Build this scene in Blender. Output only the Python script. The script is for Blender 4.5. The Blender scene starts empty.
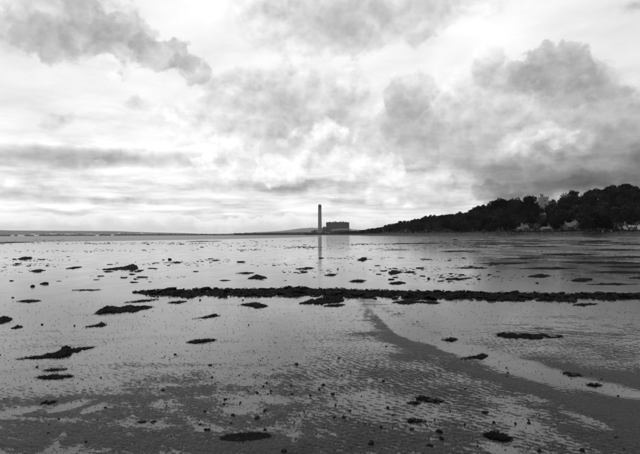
import bpy, math, random
import numpy as np
from mathutils import Vector, Matrix, Euler

rng = np.random.default_rng(11)
random.seed(11)
scene = bpy.context.scene
col = scene.collection

# ------------------------------------------------------------------ camera
CAM_H = 1.7
F_PX = 500.0                                   # focal length in photo pixels (640 wide)
cam_data = bpy.data.cameras.new('camera')
cam_data.sensor_width = 36.0
cam_data.lens = 36.0 * F_PX / 640.0
cam_data.clip_start = 0.05
cam_data.clip_end = 60000.0
cam = bpy.data.objects.new('camera', cam_data)
col.objects.link(cam)
cam.location = (0, 0, CAM_H)
PITCH = math.radians(0.90)
ROLL = math.radians(-0.23)
cam.matrix_world = (Matrix.Translation((0, 0, CAM_H)) @ Matrix.Rotation(math.radians(90) + PITCH, 4, 'X')
                    @ Matrix.Rotation(ROLL, 4, 'Z'))
scene.camera = cam
CR = np.array(cam.matrix_world.to_3x3())

def ray(px, py):                               # direction through a photo pixel
    d = CR @ np.array([(px - 320.0) / F_PX, (227.0 - py) / F_PX, -1.0])
    return d / np.linalg.norm(d)
def G(px, py, z=0.0):                          # that pixel on the flat ground
    d = ray(px, py)
    t = (z - CAM_H) / d[2]
    return np.array([d[0] * t, d[1] * t, z])
def P(px, py, Y):                              # that pixel at a distance Y ahead
    d = ray(px, py)
    t = Y / d[1]
    return np.array([d[0] * t, Y, CAM_H + d[2] * t])
def project(x, y, z=0.0):                      # world -> photo pixel (arrays)
    q = np.stack([x, y, np.full_like(x, z) - CAM_H], -1) @ CR
    w = np.maximum(-q[..., 2], 1e-3)
    return 320 + F_PX * q[..., 0] / w, 227 - F_PX * q[..., 1] / w

# ------------------------------------------------------------------ view
scene.view_settings.view_transform = 'Standard'
scene.view_settings.look = 'None'
scene.view_settings.exposure = 0.0
scene.view_settings.gamma = 1.0
scene.view_settings.use_curve_mapping = False
scene.render.engine = 'CYCLES'
scene.cycles.use_denoising = True
scene.cycles.max_bounces = 8
scene.cycles.volume_bounces = 0

# ------------------------------------------------------------------ sun behind thin cloud, ahead and to the left
SUN_AZ, SUN_EL = math.radians(-28), math.radians(48)      # azimuth from +Y towards +X
sd = bpy.data.lights.new('sun', 'SUN')
sd.energy = 0.6
sd.angle = math.radians(18)
sd.color = (1.0, 0.995, 0.985)
sun = bpy.data.objects.new('sun', sd)
col.objects.link(sun)
sdir = Vector((math.sin(SUN_AZ) * math.cos(SUN_EL), math.cos(SUN_AZ) * math.cos(SUN_EL), math.sin(SUN_EL)))
sun.rotation_euler = sdir.to_track_quat('Z', 'Y').to_euler()
sun.location = (0, 0, 300)

# ------------------------------------------------------------------ world: clear sky behind a broken cloud deck
world = bpy.data.worlds.new('World')
scene.world = world
world.use_nodes = True
wt = world.node_tree
wt.nodes.clear()

class N:                                       # small node-writing helper
    def __init__(self, tree): self.t = tree
    def new(self, typ, **kw):
        n = self.t.nodes.new(typ)
        for k, v in kw.items(): setattr(n, k, v)
        return n
    def link(self, a, b): self.t.links.new(a, b)
    def put(self, sock, v):
        if hasattr(v, 'is_linked'): self.t.links.new(v, sock)
        else: sock.default_value = v
    def math(self, op, a, b=0.0, c=0.0, clamp=False):
        n = self.new('ShaderNodeMath', operation=op, use_clamp=clamp)
        for s, v in zip(n.inputs, (a, b, c)): self.put(s, v)
        return n.outputs[0]
    def vmath(self, op, a, b=(0, 0, 0), out=0):
        n = self.new('ShaderNodeVectorMath', operation=op)
        self.put(n.inputs[0], a); self.put(n.inputs[1], b)
        return n.outputs[out]
    def scale(self, a, s):
        n = self.new('ShaderNodeVectorMath', operation='SCALE')
        self.put(n.inputs[0], a); self.put(n.inputs['Scale'], s)
        return n.outputs[0]
    def remap(self, v, a, b, c=0.0, d=1.0, smooth=True):
        n = self.new('ShaderNodeMapRange', interpolation_type='SMOOTHSTEP' if smooth else 'LINEAR')
        self.put(n.inputs['Value'], v)
        for k, x in zip(('From Min', 'From Max', 'To Min', 'To Max'), (a, b, c, d)): self.put(n.inputs[k], x)
        return n.outputs[0]
    def noise(self, vec, scale, detail=5.0, rough=0.55, lac=2.0, dist=0.0, color=False):
        n = self.new('ShaderNodeTexNoise')
        self.put(n.inputs['Vector'], vec)
        n.inputs['Scale'].default_value = scale
        n.inputs['Detail'].default_value = detail
        n.inputs['Roughness'].default_value = rough
        n.inputs['Lacunarity'].default_value = lac
        n.inputs['Distortion'].default_value = dist
        return n.outputs['Color' if color else 'Fac']
    def mix(self, f, a, b):
        n = self.new('ShaderNodeMix', data_type='FLOAT')
        self.put(n.inputs[0], f); self.put(n.inputs[2], a); self.put(n.inputs[3], b)
        return n.outputs[0]
# clouds: (bearing and height given as photo pixels, half widths, optical depth, kind: crisp / middling / broad / flat bar)
CLOUDS = [
    # dark ragged cumulus, upper left
    (10, 34, 60, 26, .16, 'm'), (55, 20, 58, 46, .14, 'c'), (98, 30, 44, 44, .14, 'c'), (126, 46, 44, 28, .14, 'c'), (70, 44, 70, 26, .12, 'm'),
    (155, 58, 40, 20, .20, 'c'), (190, 72, 24, 17, .16, 'c'), (108, 68, 26, 12, .08, 'm'), (60, -20, 70, 40, .20, 'm'),
    # broad grey deck, top centre
    (360, 8, 130, 44, .15, 'b'), (390, 30, 80, 28, .13, 'm'), (325, 40, 60, 22, .09, 'm'), (440, 10, 60, 36, .10, 'm'), (290, 20, 70, 30, .06, 'b'), (640, 0, 40, 10, .08, 'b'),
    # soft grey towers, centre
    (236, 92, 52, 24, .11, 'm'), (296, 84, 26, 24, .09, 'm'), (350, 86, 24, 26, .08, 'm'), (403, 94, 26, 24, .15, 'c'), (396, 112, 22, 26, .10, 'm'),
    (400, 128, 34, 36, .13, 'm'), (310, 118, 150, 46, .08, 'b'), (455, 126, 80, 44, .13, 'b'), (250, 138, 60, 18, .07, 'm'), (205, 118, 70, 18, .05, 'b'),
    # dark ragged cumulus, upper right
    (566, 76, 62, 30, .22, 'm'), (558, 68, 36, 24, .16, 'c'), (606, 80, 34, 22, .10, 'm'), (484, 74, 15, 24, .11, 'm'), (492, 66, 9, 12, .06, 'm'),
    (508, 84, 46, 20, .13, 'm'), (612, 112, 36, 30, .10, 'm'), (648, 96, 26, 22, .07, 'm'), (560, 110, 110, 46, .08, 'b'),
    # heavy shelf over the wooded hill
    (570, 160, 150, 50, .26, 'b'), (670, 150, 110, 50, .22, 'b'), (530, 182, 80, 22, .22, 'm'), (600, 182, 110, 22, .34, 'b'),
    (490, 190, 34, 13, .22, 'c'), (470, 160, 70, 24, .10, 'b'), (670, 176, 100, 30, .22, 'm'), (560, 192, 90, 14, .14, 'm'),
    # flat bars, left
    (20, 155, 130, 12, .19, 's'), (130, 158, 110, 10, .19, 's'), (10, 190, 80, 12, .12, 's'), (110, 200, 90, 5, .10, 's'), (60, 176, 90, 6, .06, 's'),
    (44, 122, 24, 9, .10, 'm'), (60, 119, 16, 7, .07, 'm'), (134, 104, 18, 10, .08, 'm'), (330, 187, 80, 9, .12, 's'), (400, 202, 70, 8, .09, 's'), (428, 192, 22, 16, .12, 'm'), (440, 186, 14, 9, .08, 'm'), (230, 186, 70, 7, .08, 's'),
]
# bright sunlit cumulus heads standing in front of the deck
HEADS = [
    (300, 158, 34, 24, .16, 'c'), (332, 150, 36, 30, .20, 'c'), (266, 168, 34, 17, .20, 'c'), (360, 162, 26, 16, .16, 'c'),
    (391, 167, 14, 15, .26, 'c'), (204, 168, 19, 10, .30, 'c'), (101, 160, 10, 6, .15, 'm'), (240, 160, 24, 18, .16, 'c'),
    (546, 138, 42, 18, .09, 'm'), (515, 144, 34, 14, .08, 'm'), (560, 134, 22, 9, .08, 'c'), (184, 142, 16, 7, .12, 'c'),
]

def dist2(px, py):                              # bearing and height of a photo pixel
    c = ray(px, py)
    return math.atan2(c[0], c[1]), c[2]

def cloud_sum(n, q, edges, blobs):              # added optical depth of a list of clouds
    total = None
    for (px, py, rx, ry, depth, kind) in blobs:
        a0, z0 = dist2(px, py)
        kx = (dist2(px + 1, py)[0] - dist2(px - 1, py)[0]) * .5 * rx * 1.6
        kz = (dist2(px, py - 1)[1] - dist2(px, py + 1)[1]) * .5 * ry * 1.6
        m = n.new('ShaderNodeVectorMath', operation='MULTIPLY_ADD')
        n.link(Q_FLAT if kind == 's' else q, m.inputs[0])
        m.inputs[1].default_value = (1 / kx, 1 / kz, 0)
        m.inputs[2].default_value = (-a0 / kx, -z0 / kz, 0)
        s = n.new('ShaderNodeTexGradient', gradient_type='SPHERICAL')
        n.link(m.outputs[0], s.inputs[0])
        e, soft = edges[kind]
        c = n.math('MULTIPLY_ADD', s.outputs['Fac'], 1 / soft, e, clamp=True)
        if kind in 'cm':
            g, dk = n.math('MINIMUM', c, n.math('MULTIPLY', s.outputs['Fac'], 3.2)), 1.25
        else:
            g, dk = n.math('MULTIPLY', c, s.outputs['Fac']), 2.5
        total = n.math('MULTIPLY_ADD', g, depth * dk, total if total is not None else 0.0)
    return total

w = N(wt)
tc = w.new('ShaderNodeTexCoord')
D = w.vmath('NORMALIZE', tc.outputs['Generated'])
UP = (-.008, 0, .020)                          # towards the light, for the relief of the cloud tops
w1 = w.scale(w.vmath('MULTIPLY', w.vmath('SUBTRACT', w.noise(D, 5.0, 3, .5, color=True), (.5, .5, .5)), (1, 1, .6)), .11)
w2 = w.scale(w.vmath('SUBTRACT', w.noise(D, 24.0, 4, .6, color=True), (.5, .5, .5)), .036)
sp = w.new('ShaderNodeSeparateXYZ')
w.link(w.vmath('ADD', w.vmath('ADD', D, w1), w2), sp.inputs[0])
cq = w.new('ShaderNodeCombineXYZ')
w.link(w.math('ARCTAN2', sp.outputs[0], sp.outputs[1]), cq.inputs[0]); w.link(sp.outputs[2], cq.inputs[1])
Q = cq.outputs[0]
sp2 = w.new('ShaderNodeSeparateXYZ'); w.link(w.vmath('ADD', D, w.scale(w1, .22)), sp2.inputs[0])
cq2 = w.new('ShaderNodeCombineXYZ')
w.link(w.math('ARCTAN2', sp2.outputs[0], sp2.outputs[1]), cq2.inputs[0]); w.link(sp2.outputs[2], cq2.inputs[1])
Q_FLAT = cq2.outputs[0]                        # flat bars are torn less
def ragged(vec):
    fb = w.noise(w.vmath('MULTIPLY', vec, (1, 1, 1.3)), 11.0, 7, .60)
    vo = w.new('ShaderNodeTexVoronoi', feature='F1')
    w.link(w.vmath('ADD', vec, w2), vo.inputs['Vector'])
    vo.inputs['Scale'].default_value = 30.0
    vo.inputs['Detail'].default_value = 1.5
    vo.inputs['Roughness'].default_value = .55
    bil = w.math('SUBTRACT', .42, vo.outputs['Distance'])
    return w.math('MULTIPLY_ADD', fb, .90, w.math('MULTIPLY_ADD', bil, .22, -.46))
ER, ER_UP = ragged(D), ragged(w.vmath('ADD', D, UP))
EDGES = {k: (w.math('MULTIPLY_ADD', ER, a / soft, -o / soft), soft) for k, a, o, soft in
         (('c', 1.30, .20, .13), ('m', 1.25, .20, .25), ('b', .45, .06, .7), ('s', .55, .12, .30))}
sep = w.new('ShaderNodeSeparateXYZ'); w.link(D, sep.inputs[0])
z = sep.outputs['Z']

sky = w.new('ShaderNodeTexSky', sky_type='NISHITA')
sky.sun_disc = False
sky.sun_elevation = SUN_EL
sky.sun_rotation = SUN_AZ
sky.air_density, sky.dust_density = 1.0, 3.0
bw = w.new('ShaderNodeRGBToBW'); w.link(sky.outputs[0], bw.inputs[0])
clear = w.math('MULTIPLY', bw.outputs[0], .10)

# high bright veil, with a far field of small clouds that closes up into bars towards the horizon
def plane(vec):                                # where a direction meets the cloud deck overhead
    p_ = w.new('ShaderNodeSeparateXYZ'); w.link(vec, p_.inputs[0])
    k = w.math('DIVIDE', 1.0, w.math('ADD', w.math('MAXIMUM', p_.outputs[2], 0.0), .085))
    c_ = w.new('ShaderNodeCombineXYZ')
    w.link(w.math('MULTIPLY', p_.outputs[0], k), c_.inputs[0]); w.link(w.math('MULTIPLY', p_.outputs[1], k), c_.inputs[1])
    return c_.outputs[0]
n1 = w.noise(plane(D), 1.25, 7, .60)
n1u = w.noise(plane(w.vmath('ADD', D, (-.003, 0, .008))), 1.25, 6, .60)
soft_n = w.noise(w.vmath('MULTIPLY', D, (1, 1, 1.6)), 2.6, 3, .55)
veil = w.remap(soft_n, .34, .60, .83, .985)
low = w.remap(z, .08, .30, 1.0, .35)
cover = w.remap(n1, .40, .59, .01, -.22)
puff = w.math('MULTIPLY', w.math('SUBTRACT', n1, n1u), w.remap(n1, .40, .55, .6, 1.5))
veil = w.math('ADD', veil, w.math('MULTIPLY', low, w.math('ADD', cover, puff)))
# small cumulus standing along the skyline
lump = w.noise(w.vmath('MULTIPLY', D, (1, 1, .8)), 26.0, 6, .62)
lump2 = w.noise(w.vmath('MULTIPLY', D, (1, 1, .2)), 7.0, 3, .5)
edge = w.math('ADD', w.math('MULTIPLY', w.math('SUBTRACT', lump, .5), .055), w.math('MULTIPLY', w.math('SUBTRACT', lump2, .5), .035))
hh = w.math('SUBTRACT', w.math('ADD', edge, .036), z)
sk_a = w.remap(hh, 0.0, .0030)
sk_v = w.remap(hh, 0.0, .026, .96, .70)
veil = w.mix(w.math('MULTIPLY', sk_a, .8), veil, sk_v)
# the rest of the cloud deck, thin everywhere, thicker away from the bright side
gen = w.remap(w.noise(w.vmath('MULTIPLY', D, (1, 1, 2.2)), 3.4, 6, .58), .50, .78, 0, .16)
grey = cloud_sum(w, Q, EDGES, CLOUDS)
tau = w.math('ADD', grey, gen)
head = cloud_sum(w, Q, EDGES, HEADS)
rel = w.math('SUBTRACT', ER, ER_UP)
grain = w.math('MULTIPLY_ADD', ER, .35, 1.0)
tau_t = w.math('MULTIPLY', w.math('MULTIPLY', tau, grain), 1.22)
lining = w.math('MULTIPLY', tau_t, w.math('EXPONENT', w.math('MULTIPLY', tau_t, -8.0)))
deck = w.math('MULTIPLY', veil, w.math('MULTIPLY_ADD', lining, .9, w.math('EXPONENT', w.math('MULTIPLY', tau_t, -1.0))))
relief = w.math('MULTIPLY', rel, w.math('MULTIPLY', grey, 6.0, clamp=True))
deck = w.math('MULTIPLY', deck, w.math('ADD', 1.0, w.math('MULTIPLY', relief, 1.2)))
ha = w.math('MULTIPLY', head, 4.0, clamp=True)
hv = w.math('ADD', w.math('MULTIPLY', deck, .45), w.math('ADD', .48, w.math('MULTIPLY', rel, .9)))
deck = w.mix(ha, deck, hv)
deck = w.mix(.06, deck, clear)
below = w.remap(z, -.02, 0.0, .25, 1.0)
final = w.math('MULTIPLY', w.math('MAXIMUM', deck, .02), below)
world.cycles.sampling_method = 'MANUAL'
world.cycles.sample_map_resolution = 256
bg = w.new('ShaderNodeBackground')
w.link(final, bg.inputs['Color'])
bg.inputs['Strength'].default_value = 1.08
wo = w.new('ShaderNodeOutputWorld')
w.link(bg.outputs[0], wo.inputs['Surface'])
# ------------------------------------------------------------------ shared helpers
def tag(o, label=None, cat=None, group=None, kind=None):
    if label: o['label'] = label
    if cat: o['category'] = cat
    if group: o['group'] = group
    if kind: o['kind'] = kind
    return o
def link(o, parent=None):
    col.objects.link(o)
    if parent is not None: o.parent = parent
    return o
def empty(name, loc=(0, 0, 0), rz=0.0):
    o = bpy.data.objects.new(name, None)
    o.empty_display_size = .2
    o.location = loc; o.rotation_euler = (0, 0, rz)
    return link(o)
def mesh_np(name, V, Fq, mat=None, smooth=False):
    """mesh from arrays; Fq is an (n,3) or (n,4) index array or a list of both"""
    me = bpy.data.meshes.new(name)
    V = np.asarray(V, np.float32)
    Fs = [np.asarray(f, np.int32) for f in (Fq if isinstance(Fq, list) else [Fq]) if len(f)]
    me.vertices.add(len(V)); me.vertices.foreach_set('co', V.ravel())
    idx = np.concatenate([f.ravel() for f in Fs])
    sizes = np.concatenate([np.full(len(f), f.shape[1], np.int32) for f in Fs])
    starts = np.concatenate([[0], np.cumsum(sizes)[:-1]]).astype(np.int32)
    me.loops.add(len(idx)); me.loops.foreach_set('vertex_index', idx)
    me.polygons.add(len(sizes)); me.polygons.foreach_set('loop_start', starts)
    me.update(calc_edges=True)
    me.validate()
    me.polygons.foreach_set('use_smooth', np.full(len(me.polygons), smooth))
    if mat: me.materials.append(mat)
    return me
def obj(name, me, parent=None):
    return link(bpy.data.objects.new(name, me), parent)
def hash2(ix, iy, seed):
    h = (ix.astype(np.int64) * 374761393 + iy.astype(np.int64) * 668265263 + seed * 2147483647) & 0xFFFFFFFF
    h = ((h ^ (h >> 13)) * 1274126177) & 0xFFFFFFFF
    h = ((h ^ (h >> 16)) * 2246822519) & 0xFFFFFFFF
    return ((h ^ (h >> 15)) & 0xFFFFFF) / float(0xFFFFFF)
def vnoise(x, y, seed=0):
    ix, iy = np.floor(x), np.floor(y)
    fx, fy = x - ix, y - iy
    fx = fx * fx * fx * (fx * (fx * 6 - 15) + 10); fy = fy * fy * fy * (fy * (fy * 6 - 15) + 10)
    ix = ix.astype(np.int64); iy = iy.astype(np.int64)
    a, b = hash2(ix, iy, seed), hash2(ix + 1, iy, seed)
    c, d = hash2(ix, iy + 1, seed), hash2(ix + 1, iy + 1, seed)
    return (a + (b - a) * fx) * (1 - fy) + (c + (d - c) * fx) * fy - .5
def fbm(x, y, octv=4, seed=0, gain=.5):
    s, a = 0, 1.0
    for k in range(octv):
        s = s + a * vnoise(x * 2 ** k + 17.3 * k, y * 2 ** k - 9.1 * k, seed + k)
        a *= gain
    return s
def sstep(a, b, x):
    t = np.clip((x - a) / (b - a), 0, 1)
    return t * t * (3 - 2 * t)

MATS = {}
def grey(v): return (v, v, v, 1.0)
def pmat(name, base=.1, rough=.8, spec=.5, var=.25, scale=1.0, bump=0.0, bscale=None, objvar=0.0, stretch=(1, 1, 1)):
    """plain procedural material: base grey, broken by noise, with relief"""
    m = bpy.data.materials.new(name); m.use_nodes = True
    n = N(m.node_tree)
    b = m.node_tree.nodes['Principled BSDF']
    t = n.new('ShaderNodeTexCoord')
    vec = n.vmath('MULTIPLY', t.outputs['Object'], stretch)
    f = n.noise(vec, scale, 5, .6)
    v = n.remap(f, .3, .7, base * (1 - var), base * (1 + var), smooth=False)
    if objvar:
        oi = n.new('ShaderNodeObjectInfo')
        v = n.math('MULTIPLY', v, n.remap(oi.outputs['Random'], 0, 1, 1 - objvar, 1 + objvar, smooth=False))
    n.link(v, b.inputs['Base Color'])
    b.inputs['Roughness'].default_value = rough
    b.inputs['Specular IOR Level'].default_value = spec
    if bump:
        bp = n.new('ShaderNodeBump')
        bp.inputs['Strength'].default_value = .8
        bp.inputs['Distance'].default_value = bump
        n.link(n.noise(vec, bscale or scale * 3, 4, .6), bp.inputs['Height'])
        n.link(bp.outputs[0], b.inputs['Normal'])
    MATS[name] = m
    return m

# ------------------------------------------------------------------ the mudflat: one sheet out to the horizon
def ellipse_field(X, Y, items, nz=None):
    s = np.zeros_like(X)
    for (cx, cy, rx, ry, slope, amp) in items:
        dx = X - cx
        dy = (Y - cy - slope * dx) / ry
        r2 = (dx / rx) ** 2 + dy ** 2
        if nz is not None: r2 = r2 * np.clip(1 + 1.3 * nz, .35, 2)
        s += amp * np.exp(-r2)
    return s
CH_LOW = np.array([(368, 306), (384, 324), (398, 337), (440, 351), (480, 364), (520, 377), (560, 388), (600, 395), (640, 401), (760, 418)], float)
CH_UP = np.array([(380, 306), (402, 320), (430, 332), (470, 341), (520, 355), (580, 373), (640, 387), (700, 398), (760, 408)], float)
DRY = [  # damp banks and bars: photo pixel centre, half sizes, slope, height in mm
    (75, 409, 60, 8, -.1, 11), (436, 351, 46, 6, .24, 15), (388, 328, 18, 13, 1.0, 10), (374, 318, 16, 9, .9, 7), (410, 345, 24, 8, .6, 9), (505, 380, 45, 6, .24, 14), (580, 405, 60, 9, .14, 15), (635, 420, 50, 15, .2, 14), (690, 430, 60, 25, .2, 15),
    (470, 371, 26, 4, .25, 10), (430, 331, 30, 3, .5, 7), (530, 362, 60, 5, .22, 11), (600, 372, 60, 7, .20, 12), (655, 378, 40, 6, .1, 11), (600, 338, 36, 3, .02, 9), (520, 333, 60, 2.4, .01, 7), (590, 347, 70, 3, .05, 9),
    (640, 330, 50, 3, 0, 8), (455, 395, 40, 9, .2, 8), (560, 425, 26, 9, .2, 10), (600, 448, 50, 8, .1, 7), (400, 440, 70, 10, .15, 9), (350, 425, 40, 10, .15, 7), (470, 425, 30, 7, .1, 8), (340, 450, 60, 7, 0, 8),
    (200, 402, 22, 9, 0, 9), (190, 384, 30, 5, 0, 5), (282, 384, 26, 6, 0, 7), (300, 376, 22, 4, 0, 5), (285, 412, 26, 7, .1, 6), (60, 430, 60, 8, -.1, 9), (20, 447, 50, 7, 0, 9), (130, 447, 40, 8, 0, 9), (215, 447, 60, 8, 0, 9),
    (150, 415, 40, 7, 0, 7), (120, 398, 40, 4, -.1, 6), (30, 400, 34, 4, -.1, 6), (270, 448, 50, 8, 0, 9), (30, 420, 30, 4, -.1, 6), (90, 436, 50, 6, -.1, 6), (380, 372, 40, 6, .1, 6), (400, 388, 26, 5, .1, 5),
]
WETS = [
    (68, 406.5, 16, 2.8, -.26, -34), (92, 409, 12, 2.5, -.34, -32), (18, 411.5, 18, 2.2, -.18, -32), (505, 451, 13, 2.6, .2, -24), (40, 419, 44, 1.8, .03, -9), (60, 436, 10, 5, -.8, -8), (55, 445, 9, 6, -.9, -8), (293, 440, 5, 9, -.9, -8),
    (195, 421, 18, 3, .4, -7), (545, 402, 26, 5, .3, -9), (590, 420, 30, 6, .35, -10), (500, 405, 30, 5, .2, -8), (530, 425, 30, 6, .1, -7), (450, 375, 26, 4, .25, -8), (440, 408, 22, 6, .1, -6), (560, 440, 40, 5, .1, -7), (170, 425, 14, 2, 0, -6), (230, 410, 14, 3, 0, -5), (270, 400, 30, 5, 0, -4),
    (480, 392, 30, 6, .2, -7), (370, 400, 50, 9, .1, -5), (30, 380, 60, 6, 0, -5),
]
ang = np.concatenate([np.linspace(-180, -46, 40)[:-1], np.linspace(-46, 46, 1220), np.linspace(46, 180, 40)[1:]])
ang = np.radians(ang)                                     # bearing from +Y towards +X
rows = [1.0, 1.6, 2.1, 2.6]
while rows[-1] < 60: rows.append(rows[-1] + max(.010, rows[-1] ** 2 / (CAM_H * 800) * .80))
while rows[-1] < 17000: rows.append(rows[-1] * 1.055)
rad = np.array(rows)
A, Rr = np.meshgrid(ang, rad)
gx, gy = Rr * np.sin(A), Rr * np.cos(A)
front = gy > .5
X, Y = project(gx, np.where(front, gy, .5))
X = np.clip(X, -400, 1040)
dist = Rr
nz = fbm(gx * .9, gy * .9, 4, 5)
n_big = fbm(gx * .16, gy * .10, 3, 21)
n_mid = fbm(gx * 1.7, gy * 1.3, 4, 31)
n_fine = fbm(gx * 8, gy * 7, 5, 41, .62)
n_vf = fbm(gx * 42, gy * 36, 3, 47, .6)
near = sstep(8.4, 5.4, dist)
mid = sstep(40, 14, dist)
n_str = fbm(gx * .9 + gy * .3, gy * 5.0, 5, 51, .6)
n_run = fbm(gx * 1.1 - gy * .5, gy * 2.6, 4, 52, .6)
S = -5.6 + 4.9 * near + 4.5 * n_mid * (.3 + .7 * near) + 2.5 * n_big + 6.0 * n_fine * (.12 + .88 * near) + 8.0 * n_vf * sstep(13, 6.5, dist) + 5.0 * n_str * sstep(30, 12, dist) + 4.0 * n_run * sstep(16, 8, dist)
# far bars of mud standing out of the film, more of them under the wood
far = sstep(24, 45, dist)
streak = fbm(gx * .10, gy * .055, 5, 61, .6)
right = sstep(400, 560, X)
S += far * (1 - sstep(300, 900, dist)) * sstep(180, 430, X) * (24 * (streak - .40 + .50 * right) + 3.5 * right)
S = np.where((dist > 16) & (dist <= 45), S - 3 * sstep(16, 22, dist), S)
S += .80 * ellipse_field(X, Y, [(a_, b_, c_ * 1.1, d_ * 1.35, e_, f_) for a_, b_, c_, d_, e_, f_ in DRY], n_mid)
S += ellipse_field(X, Y, WETS, n_mid)
# the shallow channel running out to the right
low_y = np.interp(X, CH_LOW[:, 0], CH_LOW[:, 1]); up_y = np.interp(X, CH_UP[:, 0], CH_UP[:, 1])
jit = 2.2 * n_mid + 1.5 * n_fine
inside = sstep(-2, 7.0, Y - up_y + 1.6 * jit) * sstep(-2, 5.0, low_y - Y + 1.6 * jit) * (X > 366)
S = S * (1 - inside) + inside * (-5 + 3 * n_fine + 2.5 * n_mid + 3 * n_str)
# ripple marks: strong on the right foreground, faint on the left
lam = .072
warp = 1.1 * fbm(gx * 1.1, gy * 1.1, 3, 71) + .40 * fbm(gx * 5, gy * 5, 2, 72)
ph = 2 * math.pi * ((gx * .42 + gy * .91) / lam + 1.6 * warp)
ph2 = 2 * math.pi * ((gx * .80 + gy * .60) / (lam * 1.25) + 1.9 * warp + .3)
ph3 = 2 * math.pi * ((-gx * .35 + gy * .94) / (lam * .9) + 1.3 * warp)
rip = .85 * np.sin(ph) + .75 * np.sin(ph2) + .5 * np.sin(ph3)
ripz = sstep(13, 8, dist)
zone_r = sstep(250, 400, X) * .9 + .30
zone_r = zone_r * (.35 + 1.1 * np.clip(fbm(gx * .8, gy * .8, 2, 81) + .45, 0, 1))
smooth_bank = np.clip(ellipse_field(X, Y, [d for d in DRY if d[5] >= 11]) / 12, 0, 1)
rip_amp = 7.0 * ripz * zone_r * (1 - .85 * smooth_bank) * (1 - inside)
right_mid = sstep(500, 560, X) * sstep(310, 325, Y) * sstep(395, 380, Y) * (1 - inside)
rip_amp = rip_amp + 3.0 * right_mid * (1 - ripz)
S += rip_amp * rip
S = np.clip(S, -20, 16)
wet = sstep(7.0, -6.0, S)
zsand = np.maximum(S, 0.0) * .0008
nr, nc = gx.shape
V = np.stack([gx, gy, zsand], -1).reshape(-1, 3)
V = np.vstack([V, [[0, 0, 0]]])
ii = np.arange(nr - 1)[:, None] * nc + np.arange(nc - 1)[None, :]
quads = np.stack([ii, ii + nc, ii + nc + 1, ii + 1], -1).reshape(-1, 4)[:, ::-1]
wrap = np.stack([np.arange(nr - 1) * nc + nc - 1, (np.arange(nr - 1) + 1) * nc + nc - 1, (np.arange(nr - 1) + 1) * nc, np.arange(nr - 1) * nc], -1)[:, ::-1]
fan = np.stack([np.full(nc, len(V) - 1), (np.arange(nc) + 1) % nc, np.arange(nc)], -1)

m = bpy.data.materials.new('wet_mud'); m.use_nodes = True
n = N(m.node_tree); b = m.node_tree.nodes['Principled BSDF']
at = n.new('ShaderNodeAttribute', attribute_name='wet')
tcg = n.new('ShaderNodeTexCoord').outputs['Object']
g1 = n.noise(tcg, 2.2, 6, .62)
g2 = n.noise(tcg, 55.0, 4, .65)
g3 = n.noise(tcg, 130.0, 3, .6)
wv = n.math('MULTIPLY_ADD', n.math('SUBTRACT', g2, .5), 1.5, n.math('MULTIPLY_ADD', n.math('SUBTRACT', g3, .5), 1.3, at.outputs['Fac']))
wv = n.remap(wv, .16, .84, smooth=False)
sandv = n.math('MULTIPLY', n.remap(g1, .3, .7, .011, .021, smooth=False), n.math('MULTIPLY', n.remap(g2, .3, .7, .6, 1.4, smooth=False), n.remap(n.noise(tcg, 130.0, 3, .6), .3, .7, .65, 1.35, smooth=False)))
n.link(n.mix(wv, sandv, n.math('MULTIPLY', sandv, 3.4)), b.inputs['Base Color'])
sy_ = n.new('ShaderNodeSeparateXYZ'); n.link(tcg, sy_.inputs[0])
fr = n.math('MULTIPLY', n.remap(n.noise(n.vmath('MULTIPLY', tcg, (1, .35, 1)), 1.1, 4, .6), .35, .65, .8, 1.3), n.remap(sy_.outputs[1], 8, 40, .115, .095))
n.link(n.mix(wv, .52, fr), b.inputs['Roughness'])
b.inputs['IOR'].default_value = 1.43
n.link(n.mix(wv, .15, .5), b.inputs['Specular IOR Level'])
bp = n.new('ShaderNodeBump'); bp.inputs['Distance'].default_value = .011
n.link(n.mix(wv, .8, .04), bp.inputs['Strength'])
n.link(n.noise(tcg, 38.0, 5, .65), bp.inputs['Height'])
n.link(bp.outputs[0], b.inputs['Normal'])
me = mesh_np('mudflat', V, [quads, wrap, fan], m, smooth=True)
wa = me.attributes.new('wet', 'FLOAT', 'POINT')
wa.data.foreach_set('value', np.append(wet.ravel(), 0.0).astype(np.float32))
tag(obj('mudflat', me), 'wet rippled mudflat with a film of water', kind='structure')
del A, Rr, nz, n_big, n_mid, n_fine, streak, warp, ph, rip, S

# open water of the estuary, left and far
wpts = [G(-700, 246), G(-300, 244.2), G(-60, 242.6), G(60, 241.6), G(140, 240.4), G(220, 239.2), G(290, 237.6), G(322, 236.6)]
wpts += [np.array([-20, 2600, 0]), np.array([-100, 9000, 0]), np.array([-9500, 9000, 0]), np.array([-9500, 110, 0])]
m = bpy.data.materials.new('estuary_water'); m.use_nodes = True
n = N(m.node_tree); b = m.node_tree.nodes['Principled BSDF']
b.inputs['Base Color'].default_value = grey(.06); b.inputs['Roughness'].default_value = .38; b.inputs['IOR'].default_value = 1.333
tcg = n.new('ShaderNodeTexCoord').outputs['Object']
bp = n.new('ShaderNodeBump'); bp.inputs['Distance'].default_value = .35; bp.inputs['Strength'].default_value = .8
n.link(n.noise(n.vmath('MULTIPLY', tcg, (.5, 1, 1)), .8, 4, .6), bp.inputs['Height']); n.link(bp.outputs[0], b.inputs['Normal'])
me = mesh_np('estuary_water', [(p[0], p[1], .03) for p in wpts], np.array([list(range(len(wpts)))], np.int32), m)
tag(obj('estuary_water', me), 'open estuary water beyond the mudflat', kind='structure')
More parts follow.
